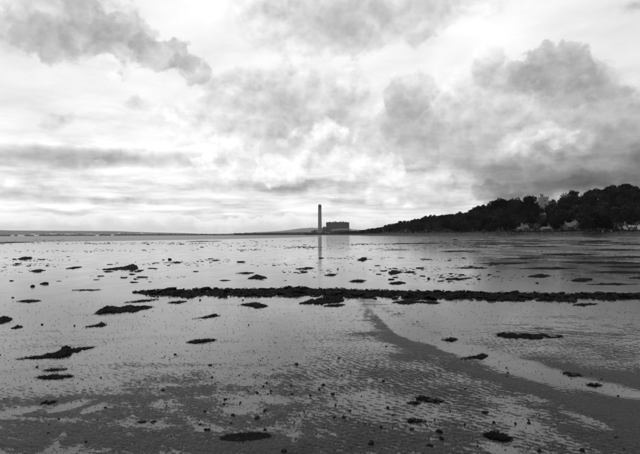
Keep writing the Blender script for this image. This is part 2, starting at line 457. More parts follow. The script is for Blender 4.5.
# ------------------------------------------------------------------ materials for the land
pmat('leaf', .014, .9, .06, .5, .35, objvar=.65)
pmat('bark', .05, .9, .2, .3, 2.0)
pmat('undergrowth', .013, .9, .2, .5, .5)
pmat('hill_soil', .02, .95, .2, .4, .05)
pmat('bank_grass', .034, .9, .2, .55, .18, bump=.25, bscale=.8, stretch=(1, 1, 3))
pmat('bank_rock', .014, .8, .3, .5, .3, bump=.3, bscale=.7)
pmat('far_field', .10, .95, .2, .35, .0016)
pmat('far_wood', .02, .95, .2, .4, .01)
pmat('far_hill', .09, .95, .2, .2, .0006)
pmat('concrete', .15, .85, .3, .15, .02, stretch=(1, 1, .2))
pmat('concrete_dark', .05, .85, .3, .2, .03)
pmat('cladding', .034, .7, .4, .25, .02)
pmat('cladding_dark', .022, .7, .4, .25, .03)
pmat('hall_roof', .22, .7, .4, .12, .02)
pmat('render_white', .22, .85, .3, .08, .6)
pmat('render_grey', .08, .9, .3, .2, .5)
pmat('castle_stone', .20, .9, .3, .35, .8, bump=.03, bscale=3)
pmat('whitewash', .5, .85, .3, .08, .6)
pmat('stone_grey', .055, .9, .3, .35, .8, bump=.03, bscale=3)
pmat('slate', .035, .6, .4, .25, 1.2)
pmat('slate_pale', .065, .6, .4, .2, 1.2)
pmat('glass_dark', .015, .1, .5, .1, 1.0)
pmat('far_white', .8, .85, .3, .1, .05)
pmat('chimney_brick', .12, .9, .3, .3, 2.0)

def smooth_curve(pts):
    p = np.array(pts, float)
    return lambda x: np.interp(x, p[:, 0], p[:, 1])
ysil = smooth_curve([(330, 233.5), (345, 231.8), (362, 230.5), (380, 227.5), (400, 221.8), (430, 216.5), (465, 212.5), (480, 206), (500, 201.5), (525, 198), (545, 203), (560, 199.5), (575, 192.8), (600, 188.5), (625, 185), (660, 186), (760, 192), (900, 202)])
yshore = smooth_curve([(315, 2300), (330, 1900), (345, 1500), (370, 950), (400, 640), (450, 440), (520, 335), (580, 295), (640, 262), (760, 225), (900, 200)])
ydepth = smooth_curve([(315, 250), (345, 260), (400, 200), (450, 150), (520, 165), (580, 185), (640, 200), (760, 190), (900, 170)])
treeh = smooth_curve([(315, 9), (345, 9), (400, 10), (450, 11), (640, 12), (900, 12)])
BANK_Z = 3.0
def hill_pt(px, t):
    """ground of the wooded hill: bearing px, t = 0 at the top of the shore bank, 1 on the ridge"""
    Yd = yshore(px) + 14 + ydepth(px) * max(t, 0)
    d = ray(px, 234.0)
    zr = P(px, float(ysil(px)), yshore(px) + 14 + ydepth(px))[2] - treeh(px) * .93
    zr = max(zr, BANK_Z + .5)
    tt = min(max(t, 0), 1)
    prof = tt ** 1.15 * (1.12 - .12 * tt) if t <= 1 else 1 - .5 * (t - 1)
    return np.array([d[0] / d[1] * Yd, Yd, BANK_Z + (zr - BANK_Z) * prof])
xs = np.concatenate([np.linspace(315, 400, 30), np.linspace(404, 900, 110)])
ts = np.concatenate([np.linspace(0, 1, 22), [1.2, 1.5, 2.0, 2.6]])
V = []
for x in xs:
    for t in ts:
        p = hill_pt(x, t)
        if 0 < t < 1.5: p[2] += .8 * float(fbm(np.array([p[0] * .05]), np.array([p[1] * .05]), 3, 3)[0])
        V.append(p)
nt = len(ts)
ii = (np.arange(len(xs) - 1)[:, None] * nt + np.arange(nt - 1)[None, :])
F4 = np.stack([ii, ii + nt, ii + nt + 1, ii + 1], -1).reshape(-1, 4)
tag(obj('hill', mesh_np('hill', V, F4, MATS['hill_soil'], True)), 'wooded hill rising behind the shore', kind='structure')

# shore bank: weed-dark stones at the foot, rough grass above
xs = np.concatenate([np.linspace(315, 400, 60), np.linspace(401, 900, 420)])
prof = [(-8, -.05), (-4, .15), (-2, .5), (0, .9), (1.2, 1.35), (3, 1.9), (6, 2.5), (10, 2.9), (14, 3.1), (18, 3.2)]
def bank_mesh(name, profile, mat, amp, seed):
    pf = np.array(profile, float); npf = len(pf)
    sl = np.array([ray(x, 234.0)[0] / ray(x, 234.0)[1] for x in xs])[:, None]
    Yd = yshore(xs)[:, None] + pf[None, :, 0]; wx = sl * Yd; qi = np.arange(npf)[None, :]
    j = fbm(wx * .35 + qi * 3.1, Yd * .35, 3, seed)
    V = np.stack([wx, Yd + np.where(qi < 5, 2.2 * j, 0), pf[None, :, 1] + amp * j * np.where((qi == 0) | (qi == npf - 1), .3, 1)], -1).reshape(-1, 3)
    ii = (np.arange(len(xs) - 1)[:, None] * npf + np.arange(npf - 1)[None, :])
    return mesh_np(name, V, np.stack([ii, ii + npf, ii + npf + 1, ii + 1], -1).reshape(-1, 4), mat, True)
tag(obj('shore_rocks', bank_mesh('shore_rocks', [(-9, -.05), (-5, .25), (-2.5, .55), (0, .95), (1.5, 1.3), (4, 1.2)], MATS['bank_rock'], .55, 8)), 'dark stony foot of the shore bank', kind='structure')
tag(obj('shore_bank', bank_mesh('shore_bank', [(-1, .4), (0, 1.1), (1.4, 1.6), (3, 2.1), (6, 2.6), (10, 3.0), (15, 3.15), (20, 3.0)], MATS['bank_grass'], .35, 9)), 'rough grass bank along the shore', kind='structure')

# tufts of rough grass and scrub on the bank, nobody could count them
def leaf_cloud(centres, size, rnd, tilt=1.0):
    c = np.asarray(centres, float); k = len(c)
    u = rnd.normal(size=(k, 3)); u /= np.linalg.norm(u, axis=1)[:, None]
    w_ = rnd.normal(size=(k, 3)); w_ -= (w_ * u).sum(1)[:, None] * u; w_ /= np.linalg.norm(w_, axis=1)[:, None]
    s = (np.asarray(size) * rnd.uniform(.6, 1.4, k))[:, None]
    V = np.stack([c - u * s - w_ * s * .6, c + u * s - w_ * s * .45, c + u * s * .8 + w_ * s * .6, c - u * s * .7 + w_ * s * .5], 1).reshape(-1, 3)
    return V, np.arange(4 * k).reshape(-1, 4)
rl = np.random.default_rng(5)
pts = []
for k in range(5200):
    x = rl.uniform(325, 780) if k % 3 else rl.uniform(480, 660)
    d = ray(x, 234.0); Yd = float(yshore(x)) + rl.uniform(1, 17)
    if k % 7 == 0: Yd = float(yshore(x)) + rl.uniform(14, 19)
    zz = np.interp(Yd - float(yshore(x)), [0, 1.4, 3, 6, 10, 15, 20], [1.1, 1.6, 2.1, 2.6, 3.0, 3.15, 3.0])
    pts.append((d[0] / d[1] * Yd, Yd, zz + abs(rl.normal(0, .16))))
Vl, Fl = leaf_cloud(pts, .30, rl)
tag(obj('bank_scrub', mesh_np('bank_scrub', Vl, Fl, MATS['bank_grass'])), 'rough grass tufts on the shore bank', kind='stuff')

# ------------------------------------------------------------------ trees
def tube(p0, p1, r0, r1, k=6):
    p0, p1 = np.array(p0, float), np.array(p1, float)
    ax = p1 - p0; ax = ax / np.linalg.norm(ax)
    a = np.cross(ax, [0, 0, 1] if abs(ax[2]) < .9 else [1, 0, 0]); a /= np.linalg.norm(a); bb = np.cross(ax, a)
    th = np.linspace(0, 2 * math.pi, k, endpoint=False)
    ring = np.cos(th)[:, None] * a + np.sin(th)[:, None] * bb
    V = np.vstack([p0 + ring * r0, p1 + ring * r1])
    i = np.arange(k); j = (i + 1) % k
    return V, np.stack([i, j, j + k, i + k], -1)
class MB:                                       # collects pieces of one mesh
    def __init__(self): self.V, self.F3, self.F4, self.n = [], [], [], 0
    def add(self, V, F):
        V = np.asarray(V, float); F = np.asarray(F, int)
        if len(F): (self.F3 if F.shape[1] == 3 else self.F4).append(F + self.n)
        self.V.append(V); self.n += len(V)
    def box(self, x0, x1, y0, y1, z0, z1):
        self.add([(x0, y0, z0), (x1, y0, z0), (x1, y1, z0), (x0, y1, z0), (x0, y0, z1), (x1, y0, z1), (x1, y1, z1), (x0, y1, z1)],
                 [(3, 2, 1, 0), (4, 5, 6, 7), (0, 1, 5, 4), (1, 2, 6, 5), (2, 3, 7, 6), (3, 0, 4, 7)])
    def prism(self, poly, y0, y1):              # polygon in x,z pushed along y
        k = len(poly)
        V = [(p[0], y0, p[1]) for p in poly] + [(p[0], y1, p[1]) for p in poly]
        self.add(V, [(i, (i + 1) % k, (i + 1) % k + k, i + k) for i in range(k)])
        for o, fl in ((0, 1), (k, -1)):
            t = [(o, o + i, o + i + 1)[::fl] for i in range(1, k - 1)]
            self.add(np.zeros((0, 3)), np.zeros((0, 3), int)); self.F3.append(np.array(t) + self.n - 2 * k)
    def lathe(self, prof, k=24, c=(0, 0)):
        V, nP = [], len(prof)
        for r, z in prof:
            for q in range(k):
                V.append((c[0] + r * math.cos(2 * math.pi * q / k), c[1] + r * math.sin(2 * math.pi * q / k), z))
        F = [(i * k + q, i * k + (q + 1) % k, (i + 1) * k + (q + 1) % k, (i + 1) * k + q) for i in range(nP - 1) for q in range(k)]
        self.add(V, F)
    def mesh(self, name, mat, smooth=False):
        V = np.vstack([v for v in self.V if len(v)])
        return mesh_np(name, V, [np.vstack(f) for f in (self.F3, self.F4) if f], mat, smooth)
    def build(self, name, mat, parent=None, smooth=False):
        return obj(name, self.mesh(name, MATS[mat], smooth), parent)

def make_tree_meshes(seed, nlobes, wide, tall, open_):
    r = np.random.default_rng(seed)             # unit tree: height 1, crown spread about 0.9
    tr = MB()
    tr.add(*tube((0, 0, -.04), (.01, 0, .22), .032, .024)); tr.add(*tube((.01, 0, .22), (.0, .01, .52), .024, .014))
    lob = []
    for k in range(nlobes):
        a = k * 2.4 + r.uniform(-.4, .4); h = r.uniform(.30, .93)
        rr = wide * math.sqrt(max(.05, 1 - ((h - .48) / .56) ** 2)) * r.uniform(.45, .95)
        c = np.array([math.cos(a) * rr, math.sin(a) * rr, h * tall])
        lob.append((c, r.uniform(.12, .20)))
        tr.add(*tube((0, 0, .2 + .25 * h), c, .012, .004, 5))
    lob.append((np.array([0, 0, .62 * tall]), .26)); lob.append((np.array([.03, 0, .86 * tall]), .16))
    C, Sz = [], []
    for c, rad_ in lob:
        k = int(120 * (rad_ / .16) ** 2 * open_)
        u = r.normal(size=(k, 3)); u /= np.linalg.norm(u, axis=1)[:, None]
        rr = rad_ * r.uniform(.55, 1.08, k)[:, None]
        C.append(c + u * rr * [1, 1, .82]); Sz += [.030] * k
    Vl, Fl = leaf_cloud(np.vstack(C), np.array(Sz), r)
    return tr.mesh('trunk', MATS['bark']), mesh_np('crown', Vl, Fl, MATS['leaf'])
VAR = [make_tree_meshes(100 + k, *p) for k, p in enumerate([(20, .40, 1.0, 1.0), (24, .46, .95, 1.0), (18, .34, 1.02, 1.0), (22, .50, .90, 1.1), (16, .36, 1.0, .8), (26, .42, .98, 1.1)])]
VAR_OPEN = make_tree_meshes(140, 13, .40, 1.0, .42)
def tree(name, base, h, wide, var, label, group=None, rz=0.0):
    root = empty(name, base, rz); root.scale = (h * wide, h * wide, h)
    for me_ in var: obj(me_.name, me_, root)
    return tag(root, label, 'tree', group)
# windows left open in the wood so that the buildings show: px box, depth
OPEN = [(515, 533, 221, 233, 352), (541, 554, 224.5, 233, 346), (565, 583, 218.5, 233, 322), (617, 660, 219.5, 233, 292), (538, 548, 192, 206.5, 431), (547, 557, 200.5, 203.4, 436), (541.5, 546, 212, 214.6, 402)]
def blocked(px, base, h, wid):
    b0, b1 = project(np.array([base[0]]), np.array([base[1]]), base[2]), project(np.array([base[0]]), np.array([base[1]]), base[2] + h)
    yb, yt = float(b0[1][0]), float(b1[1][0]); wpx = .42 * wid * h / base[1] * F_PX
    for (x0, x1, y0, y1, Yb) in OPEN:
        if base[1] < Yb + 2 and px + wpx > x0 and px - wpx < x1 and yt < y1 and yb > y0: return True
    return False
taken = []
def far_enough(p, s):
    for q in taken:
        if (q[0] - p[0]) ** 2 + (q[1] - p[1]) ** 2 < (s + q[2]) ** 2 * .25: return False
    return True
rt = np.random.default_rng(77)
# named trees on the skyline by the castle
def named_tree(px, ptop, Yd, wide, var, label, name='broadleaf_tree', h=None):
    top = P(px, ptop, Yd)
    h = max(top[2] - hill_pt(px, (Yd - 14 - float(yshore(px))) / float(ydepth(px)))[2], 6.0)
    taken.append((top[0], Yd, 9.0))
    tree(name, (top[0], Yd, top[2] - h), h, wide, var, label, rz=rt.uniform(0, 6))
named_tree(528.0, 195.2, 424, .85, VAR[3], 'big round-headed dark tree standing just left of the castle tower', h=17)
named_tree(497.5, 198.6, 480, 1.0, VAR[1], 'tree rising as a flat-topped knob on the skyline left of the castle')
named_tree(515.5, 197.8, 470, .95, VAR_OPEN, 'open-crowned skyline tree with sky showing through, left of the round tree')
named_tree(568.5, 193.0, 450, .95, VAR_OPEN, 'airy skyline tree with gaps in its crown right of the castle wing')
named_tree(563.0, 197.5, 446, .7, VAR[4], 'small skyline tree between the castle wing and the airy tree', h=9)
named_tree(599.0, 212.5, 292, 1.25, VAR[5], 'huge spreading dark tree on the shore right of the grey gabled house', h=16.5)
named_tree(587.5, 216.5, 290, 1.05, VAR[3], 'broad dark tree directly beside the grey gabled house', h=13)
named_tree(507.5, 218.0, 348, 1.25, VAR[1], 'wide rounded tree at the foot of the wood left of the white cottage', h=12)
named_tree(493.0, 222.0, 372, 1.1, VAR[0], 'low bushy tree on the bank left of the wide rounded tree', h=9)
named_tree(556.5, 222.5, 326, .9, VAR[2], 'small dark tree between the long low house and the grey gabled house', h=7.5)
named_tree(623.5, 184.2, 466, 1.1, VAR[1], 'tree at the very highest point of the wooded skyline', h=14)
named_tree(629.5, 184.6, 468, .8, VAR[4], 'tree just right of the highest skyline tree', h=13)
named_tree(552.0, 203.6, 416, 1.0, VAR[0], 'dark tree standing in front of the castle wing', h=11)
named_tree(544.5, 209.5, 408, 1.0, VAR[1], 'dark tree at the foot of the castle tower', h=9)
named_tree(535.5, 205.5, 405, 1.0, VAR[5], 'dark tree below the big round-headed tree beside the castle', h=12)
cand = []
for _ in range(9000):
    px = rt.uniform(338, 700)
    t = rt.uniform(0.0, 1.0) ** .9
    cand.append((px, t))
cand = [(x, 1.0) for x in np.arange(345, 700, 3.7)] + cand
count = 0; beyond = []
for (px, t) in cand:
    b_ = hill_pt(px, t)
    h = float(treeh(px)) * rt.uniform(.72, 1.12)
    if t >= .995: h = float(treeh(px)) * rt.uniform(.86, 1.13)
    if t < .04: h *= rt.uniform(.45, .8)
    sp = h * (.78 if px > 420 else .95)
    if not far_enough(b_, sp): continue
    wid = rt.uniform(.82, 1.12)
    if blocked(px, b_, h, wid):
        h *= .5
        if blocked(px, b_, h, wid): continue
    taken.append((b_[0], b_[1], sp))
    var = VAR[rt.integers(0, len(VAR))]
    if px > 648 or count >= 292:
        beyond.append((b_, h, wid)); continue
    zone = 0 if px < 405 else 1 if px < 475 else 2 if px < 548 else 3
    if t >= .995:
        lab = ['tree on the low skyline where the wood tapers towards the power station', 'tree along the sloping skyline halfway up the wood', 'dark tree along the skyline left of the castle tower', 'dark tree along the high skyline right of the castle'][zone]
        grp = ['low skyline trees', 'sloping skyline trees', 'skyline trees left of the castle', 'skyline trees right of the castle'][zone]
    elif t < .12:
        lab = ['small tree at the shore where the wood tapers towards the power station', 'tree at the shore foot of the sloping wood', 'tree behind the shore cottages below the castle', 'tree at the foot of the high wood near the white terrace'][zone]
        grp = ['shore trees at the thin end', 'shore trees under the slope', 'shore trees below the castle', 'shore trees by the terrace'][zone]
    else:
        lab = ['tree inside the thin tapering end of the wood', 'tree in the middle of the sloping wood', 'tree in the dark wood on the slope below the castle', 'tree in the dense wood on the high slope right of the castle'][zone]
        grp = ['trees in the thin end', 'trees on the sloping wood', 'trees below the castle', 'trees on the high slope'][zone]
    tree('broadleaf_tree', tuple(b_), h, wid, var, lab, grp, rt.uniform(0, 6.28)); count += 1
# the rest of the wood, outside the picture and between the trees, as one mass
C, Sz = [], []
for (b_, h, wid) in beyond[:260]:
    k = 110
    u = rt.normal(size=(k, 3)); u /= np.linalg.norm(u, axis=1)[:, None]
    C.append(b_ + np.array([0, 0, h * .58]) + u * rt.uniform(.5, 1.0, k)[:, None] * [h * .45 * wid, h * .45 * wid, h * .44]); Sz += [h * .055] * k
for k in range(9000):
    px = rt.uniform(335, 760); t = rt.uniform(0, 1.05)
    p = hill_pt(px, t) + np.array([0, 0, abs(rt.normal(0, .9)) + .2])
    X1, Y1 = project(np.array([p[0]]), np.array([p[1]]), p[2])
    if any(p[1] < o[4] + 2 and o[0] < X1[0] < o[1] and o[2] < Y1[0] < o[3] for o in OPEN): continue
    C.append(p[None]); Sz.append(rt.uniform(.4, .9))
for k in range(2600):
    px = rt.uniform(505, 660); Yd = float(yshore(px)) + rt.uniform(10, 14); d = ray(px, 234.0)
    hh_ = (.5 + .5 * math.sin(px * 1.3) * math.sin(px * .37 + 1)) ** 2 * 2.4
    C.append(np.array([[d[0] / d[1] * Yd, Yd, BANK_Z + rt.uniform(0, .4 + hh_)]])); Sz.append(rt.uniform(.2, .45))
Vl, Fl = leaf_cloud(np.vstack(C), np.array(Sz), rt)
tag(obj('undergrowth', mesh_np('undergrowth', Vl, Fl, MATS['undergrowth'])), 'dark undergrowth and saplings filling the wood', kind='stuff')
print('TREES', count, 'beyond', len(beyond))

# ------------------------------------------------------------------ castle on the hill and houses by the shore
def at_px(px, py, Yd):
    p = P(px, py, Yd); return p
S_ = 430 / F_PX
base = P(543, 212, 430)
cs = empty('castle', tuple(base)); tag(cs, 'small battlemented stone castle with a square tower and stair turret among hilltop trees', 'castle')
def X_(px): return (px - 543) * S_
def Z_(py): return (212 - py) * S_
t = MB(); t.box(X_(540.6), X_(547), -3, 4, Z_(214), Z_(198.2)); t.box(X_(540.3), X_(547.3), -3.3, 4.3, Z_(198.2), Z_(197.6)); t.build('tower', 'castle_stone', cs)
m1 = MB()
for k in range(4):
    x0 = X_(540.3) + k * (X_(547.3) - X_(540.3) - .8) / 3
    for yy in (-3.3, 3.8): m1.box(x0, x0 + .8, yy, yy + .5, Z_(197.6), Z_(196.6))
m1.build('battlement', 'castle_stone', cs)
t = MB(); t.lathe([(1.15, Z_(214)), (1.15, Z_(196)), (1.4, Z_(195.6)), (1.4, Z_(194.4)), (0, Z_(194.4))], 10, (X_(540.6), -2.6)); t.build('stair_turret', 'castle_stone', cs)
t = MB(); t.box(X_(547), X_(556.5), -2, 5, Z_(214), Z_(203.6)); t.build('wing', 'stone_grey', cs)
t = MB(); t.prism([(X_(546.9), Z_(203.7)), (X_(557), Z_(203.7)), (X_(556.4), Z_(202.5)), (X_(547.1), Z_(202.5))], -2.4, 5.4); t.build('wing_roof', 'slate', cs)
for (px, py) in ((543.6, 201), (543.6, 205), (543.6, 208.5), (551, 205.5), (554, 205.5)):
    t = MB(); yf = -3.04 if px < 547 else -2.04
    t.box(X_(px) - .4, X_(px) + .4, yf, yf + .1, Z_(py) - .7, Z_(py) + .7); t.build('window', 'glass_dark', cs)

def house(px0, px1, pyb, pyt, Yd, depth, wall, roof, label, eave=.55, gable='x', chimneys=(), windows=(), dormers=(), name='cottage', door=None, rz=0.0):
    """gable 'x': ridge runs across the view; 'y': gable end faces the camera"""
    s = Yd / F_PX; cx = (px0 + px1) / 2
    base = P(cx, pyb, Yd)
    o = empty(name, tuple(base), rz); tag(o, label, 'house')
    w2 = (px1 - px0) * s / 2; H = (pyb - pyt) * s; e = H * eave
    b_ = MB()
    if gable == 'x':
        b_.box(-w2, w2, 0, depth, -1.5, e)
        for xx in (-w2, w2 - .3):
            V = [(xx, 0, e), (xx, depth, e), (xx, depth / 2, H), (xx + .3, 0, e), (xx + .3, depth, e), (xx + .3, depth / 2, H)]
            b_.add(V, [(0, 2, 1), (3, 4, 5)]); b_.add(V, [(0, 3, 5, 2), (1, 2, 5, 4)])
    else:
        b_.box(-w2, w2, 0, depth, -1.5, e); b_.prism([(-w2, e), (w2, e), (0, H)], 0, depth)
    b_.build('wall', wall, o)
    r_ = MB(); th = .22
    if gable == 'x':
        V = []
        for xx in (-w2 - .2, w2 + .2):
            V += [(xx, -.35, e - .1), (xx, depth / 2, H + .05), (xx, depth + .35, e - .1), (xx, depth + .35, e - .1 + th), (xx, depth / 2, H + .05 + th), (xx, -.35, e - .1 + th)]
        r_.add(V, [(0, 1, 7, 6), (1, 2, 8, 7), (2, 3, 9, 8), (3, 4, 10, 9), (4, 5, 11, 10), (5, 0, 6, 11), (0, 5, 4, 1), (1, 4, 3, 2), (6, 7, 10, 11), (7, 8, 9, 10)])
    else:
        for sg in (-1, 1):
            V = []
            for yy in (-.3, depth + .3):
                V += [(sg * (w2 + .3), yy, e - .15), (0, yy, H + .04), (0, yy, H + .04 + th), (sg * (w2 + .3), yy, e - .15 + th)]
            r_.add(V, [(0, 1, 5, 4), (3, 2, 6, 7), (0, 3, 7, 4), (0, 1, 2, 3), (4, 5, 6, 7)])
    ro = r_.build('roof', roof, o)
    for (fx, hh) in chimneys:
        c_ = MB(); yy = depth / 2; zz = H if gable == 'x' else H - abs(fx) * (H - e)
        c_.box(fx * w2 - .4, fx * w2 + .4, yy - .35, yy + .35, zz - .6, zz + hh); c_.box(fx * w2 - .46, fx * w2 + .46, yy - .41, yy + .41, zz + hh, zz + hh + .15)
        for pp in (-.2, .2): c_.lathe([(.1, zz + hh + .15), (.09, zz + hh + .5)], 6, (fx * w2 + pp, yy))
        c_.build('chimney', wall if wall == 'render_white' else 'chimney_brick', ro)
    for (fx, fz) in windows:
        q = MB(); q.box(fx * w2 - .42, fx * w2 + .42, -.03, .06, fz * e - .6, fz * e + .6); wn = q.build('window', 'glass_dark', o)
        q = MB(); q.box(fx * w2 - .52, fx * w2 + .52, -.09, -.035, fz * e - .74, fz * e - .62); q.build('sill', 'render_grey', wn)
    for fx in dormers:
        q = MB(); x0 = fx * w2; q.box(x0 - .7, x0 + .7, .15, depth * .4, e + .05, e + 1.1); q.prism([(x0 - .85, e + 1.1), (x0 + .85, e + 1.1), (x0, e + 1.75)], .0, depth * .45)
        dm = q.build('dormer', wall, ro)
        q = MB(); q.box(x0 - .42, x0 + .42, .10, .14, e + .25, e + .95); q.build('window', 'glass_dark', dm)
    if door is not None:
        q = MB(); q.box(door * w2 - .45, door * w2 + .45, -.03, .06, 0, 2.0); q.build('door', 'slate', o)
    return o
house(523.2, 529.0, 231.0, 225.0, 350, 6, 'render_white', 'slate', 'white cottage with a chimney at the wood edge, below the castle to its left', .58, 'x', [(-.85, 1.0)], [(-.5, .5), (.5, .5)], door=0)
house(518.2, 522.4, 231.3, 227.6, 349, 5, 'render_grey', 'slate_pale', 'small low outhouse attached left of the white cottage', .55, 'x', name='outhouse')
house(543.5, 551.5, 230.6, 227.0, 344, 5, 'render_white', 'slate_pale', 'long low pale house below and right of the castle', .48, 'x', [(.8, .7)], [(-.7, .55), (-.3, .55), (.2, .55), (.65, .55)])
house(568.0, 575.5, 231.0, 223.0, 322, 7, 'stone_grey', 'slate_pale', 'two-storey grey stone house with pale roof left of the broad dark tree', .52, 'x', [(-.9, .8)], [(-.7, .35), (0, .35), (.65, .35), (-.7, .8), (.0, .8), (.65, .8)], name='stone_house')
house(575.5, 579.8, 231.0, 221.4, 320, 7, 'render_grey', 'slate', 'tall narrow gable end standing against the grey stone house', .60, 'y', [(0, 1.0)], [(0, .6)], name='gable_house')
house(540.2, 546.2, 217.5, 212.2, 400, 6, 'stone_grey', 'slate_pale', 'small pale-roofed house on the slope directly under the castle tower', .5, 'x', [(-.8, .7)], [(-.4, .5), (.4, .5)])
house(628.0, 640.5, 232.5, 224.4, 290, 6.5, 'whitewash', 'slate', 'white cottage with dark dormered roof on the shore at the right edge', .50, 'x', [(-.92, 1.4), (.92, 1.0)], [(-.75, .5), (-.25, .5), (.25, .5), (.7, .5)], (-.55, .05, .6), door=0.0)
house(620.5, 627.0, 232.0, 227.4, 293, 6, 'stone_grey', 'slate_pale', 'low grey cottage attached left of the white dormered cottage', .50, 'x', [(-.8, .9)], [(-.4, .5), (.4, .5)])
house(642.5, 660.0, 232.8, 224.0, 284, 6.5, 'whitewash', 'slate', 'white cottage continuing the shore terrace past the right edge', .50, 'x', [(.0, 1.2)], [(-.75, .5), (-.25, .5), (.25, .5), (.7, .5)], (-.5, .5))
for k, (px, Yd, h, lab) in enumerate([(603.0, 283, .9, 'pale gate pillar on the bank below the huge spreading tree'), (611.5, 282, .8, 'pale gate pillar on the bank left of the grey shore cottage')]):
    p = P(px, 231.3, Yd); q = MB(); q.box(-.45, .45, 0, .8, -.6, h); q.box(-.55, .55, -.1, .9, h, h + .2)
    o = q.build('gate_pillar', 'render_grey'); o.location = tuple(p); tag(o, lab, 'pillar')

# ------------------------------------------------------------------ power station far along the shore
PSY = 3390.0; s = PSY / F_PX
def psx(px): return (px - 334) * s
def psz(py): return (234.9 - py) * s
pb = P(334, 234.9, PSY)
ch = empty('power_station_chimney', (P(319.9, 234.9, PSY)[0], PSY, 0)); tag(ch, 'very tall pale concrete power station chimney standing above the skyline', 'chimney')
q = MB(); q.lathe([(13.2, 0), (12.6, 60), (11.8, 150), (11.3, 180)], 32); q.build('shaft', 'concrete', ch, True)
q = MB(); q.lathe([(11.5, 180), (11.5, 203), (10.4, 203), (10.4, 196)], 32); q.build('dark_cap', 'concrete_dark', ch, True)
q = MB()
for a in range(4): q.lathe([(3.9, 196), (3.9, 208), (3.3, 208), (3.3, 200)], 14, (5.2 * math.cos(a * 1.571 + .78), 5.2 * math.sin(a * 1.571 + .78)))
q.build('flue', 'concrete_dark', ch)
q = MB(); q.box(-17, 17, -17, 17, -2, 14); q.build('plinth', 'concrete_dark', ch)
bh = empty('boiler_house', (pb[0], PSY - 40, 0)); tag(bh, 'huge dark flat-roofed boiler house of the power station beside the chimney', 'building')
q = MB(); q.box(psx(326.2), psx(349), 0, 90, 0, psz(222.3)); q.build('wall', 'cladding', bh)
for k in range(11):
    x0 = psx(326.2) + (k + .1 + .25 * math.sin(k * 2.3)) * (psx(349) - psx(326.2)) / 11.4
    q = MB(); q.box(x0, x0 + 8 + 3.5 * math.sin(k * 1.7), 6, 84, psz(222.3), psz([222.1, 221.8, 221.9, 221.3, 221.35, 221.9, 221.7, 221.5, 221.55, 221.9, 222.1][k])); q.build('roof_vent', 'cladding_dark', bh)
for k in range(10):
    x0 = psx(326.2) + (k + .55) * (psx(349) - psx(326.2)) / 10.5
    q = MB(); q.box(x0, x0 + 4.0, -1.2, .4, psz(232), psz(222.9)); q.build('panel_strip', 'cladding_dark', bh)
th = empty('turbine_hall', (pb[0], PSY - 150, 0)); tag(th, 'long low power station hall with a pale roof in front of the boiler house', 'building')
q = MB(); q.box(psx(331), psx(349.5), 0, 60, 0, psz(230.6)); q.build('wall', 'cladding', th)
q = MB(); q.prism([(psx(330.6), psz(230.6)), (psx(349.8), psz(229.6)), (psx(349.8), psz(229.0)), (psx(343), psz(228.6)), (psx(331.5), psz(229.4))], -3, 63); q.build('roof', 'hall_roof', th)
an = empty('bunker_annexe', (pb[0], PSY - 60, 0)); tag(an, 'stepped dark annexe linking the chimney to the boiler house', 'building')
q = MB(); q.box(psx(322.2), psx(326.1), 0, 70, 0, psz(227.6)); q.build('wall', 'cladding', an)
q = MB(); q.box(psx(323.0), psx(325.8), 5, 60, psz(227.6), psz(226.6)); q.build('roof_house', 'cladding_dark', an)
q = MB(); q.box(psx(316.5), psx(322.1), 6, 50, 0, psz(229.8)); q.build('lower_block', 'concrete', an)
for (x0, x1, yt, dY, mt, lab) in [(311.5, 315.5, 230.8, -120, 'concrete_dark', 'low dark plant building left of the power station chimney'), (313.6, 317.6, 229.6, 40, 'cladding', 'grey plant block behind the low plant building left of the chimney'), (324, 329, 231.6, -240, 'concrete', 'pale workshop below the boiler house on the power station shore')]:
    o = empty('plant_building', (pb[0], PSY + dY, 0)); tag(o, lab, 'building')
    q = MB(); q.box(psx(x0), psx(x1), 0, 40, 0, psz(yt) - 3); q.build('wall', mt, o)
    q = MB(); q.box(psx(x0) - 1, psx(x1) + 1, -1, 41, psz(yt) - 3, psz(yt)); q.build('roof', 'cladding_dark', o)

# ------------------------------------------------------------------ far land
def ridge(name, prof, Yd, deep, mat, label, seed, rough, shore=None):
    """long ridge: silhouette in photo pixels at distance Yd, falling to the water in front"""
    p = np.array(prof, float); xs = np.arange(p[0, 0], p[-1, 0] + 1, 3.0)
    ys = np.interp(xs, p[:, 0], p[:, 1]); V = []
    for x, y in zip(xs, ys):
        top = P(x, y, Yd); d = ray(x, 234.0)
        jig = float(fbm(np.array([x * .07]), np.array([seed * 1.0]), 4, seed)[0]) * rough
        z = max(top[2] + jig, .5)
        for f, zz in ((-1.0, -.3), (-.92, .06), (-.6, .30), (-.3, .62), (0, 1), (.4, .8), (1, 0)):
            Yq = Yd + f * deep
            V.append((d[0] / d[1] * Yq, Yq, zz * z if zz > 0 else -.3 if f < 0 else 0))
    k = 7; ii = (np.arange(len(xs) - 1)[:, None] * k + np.arange(k - 1)[None, :])
    tag(obj(name, mesh_np(name, V, np.stack([ii, ii + k, ii + k + 1, ii + 1], -1).reshape(-1, 4), MATS[mat], True)), label, kind='structure')
ridge('far_shore_hills', [(-320, 228), (-120, 229), (0, 230.3), (60, 230.6), (110, 231.2), (150, 232.4), (200, 233.6), (250, 234.4), (300, 234.9), (345, 235)], 7800, 1500, 'far_field', 'long low farmland ridge across the water', 4, 5)
ridge('distant_hills', [(180, 235.2), (215, 234.2), (250, 232.8), (280, 230.8), (300, 228.4), (312, 227.6), (325, 228), (345, 228.8), (370, 230.5), (400, 233), (430, 235)], 15500, 1500, 'far_hill', 'pale distant hills behind the power station', 6, 16)
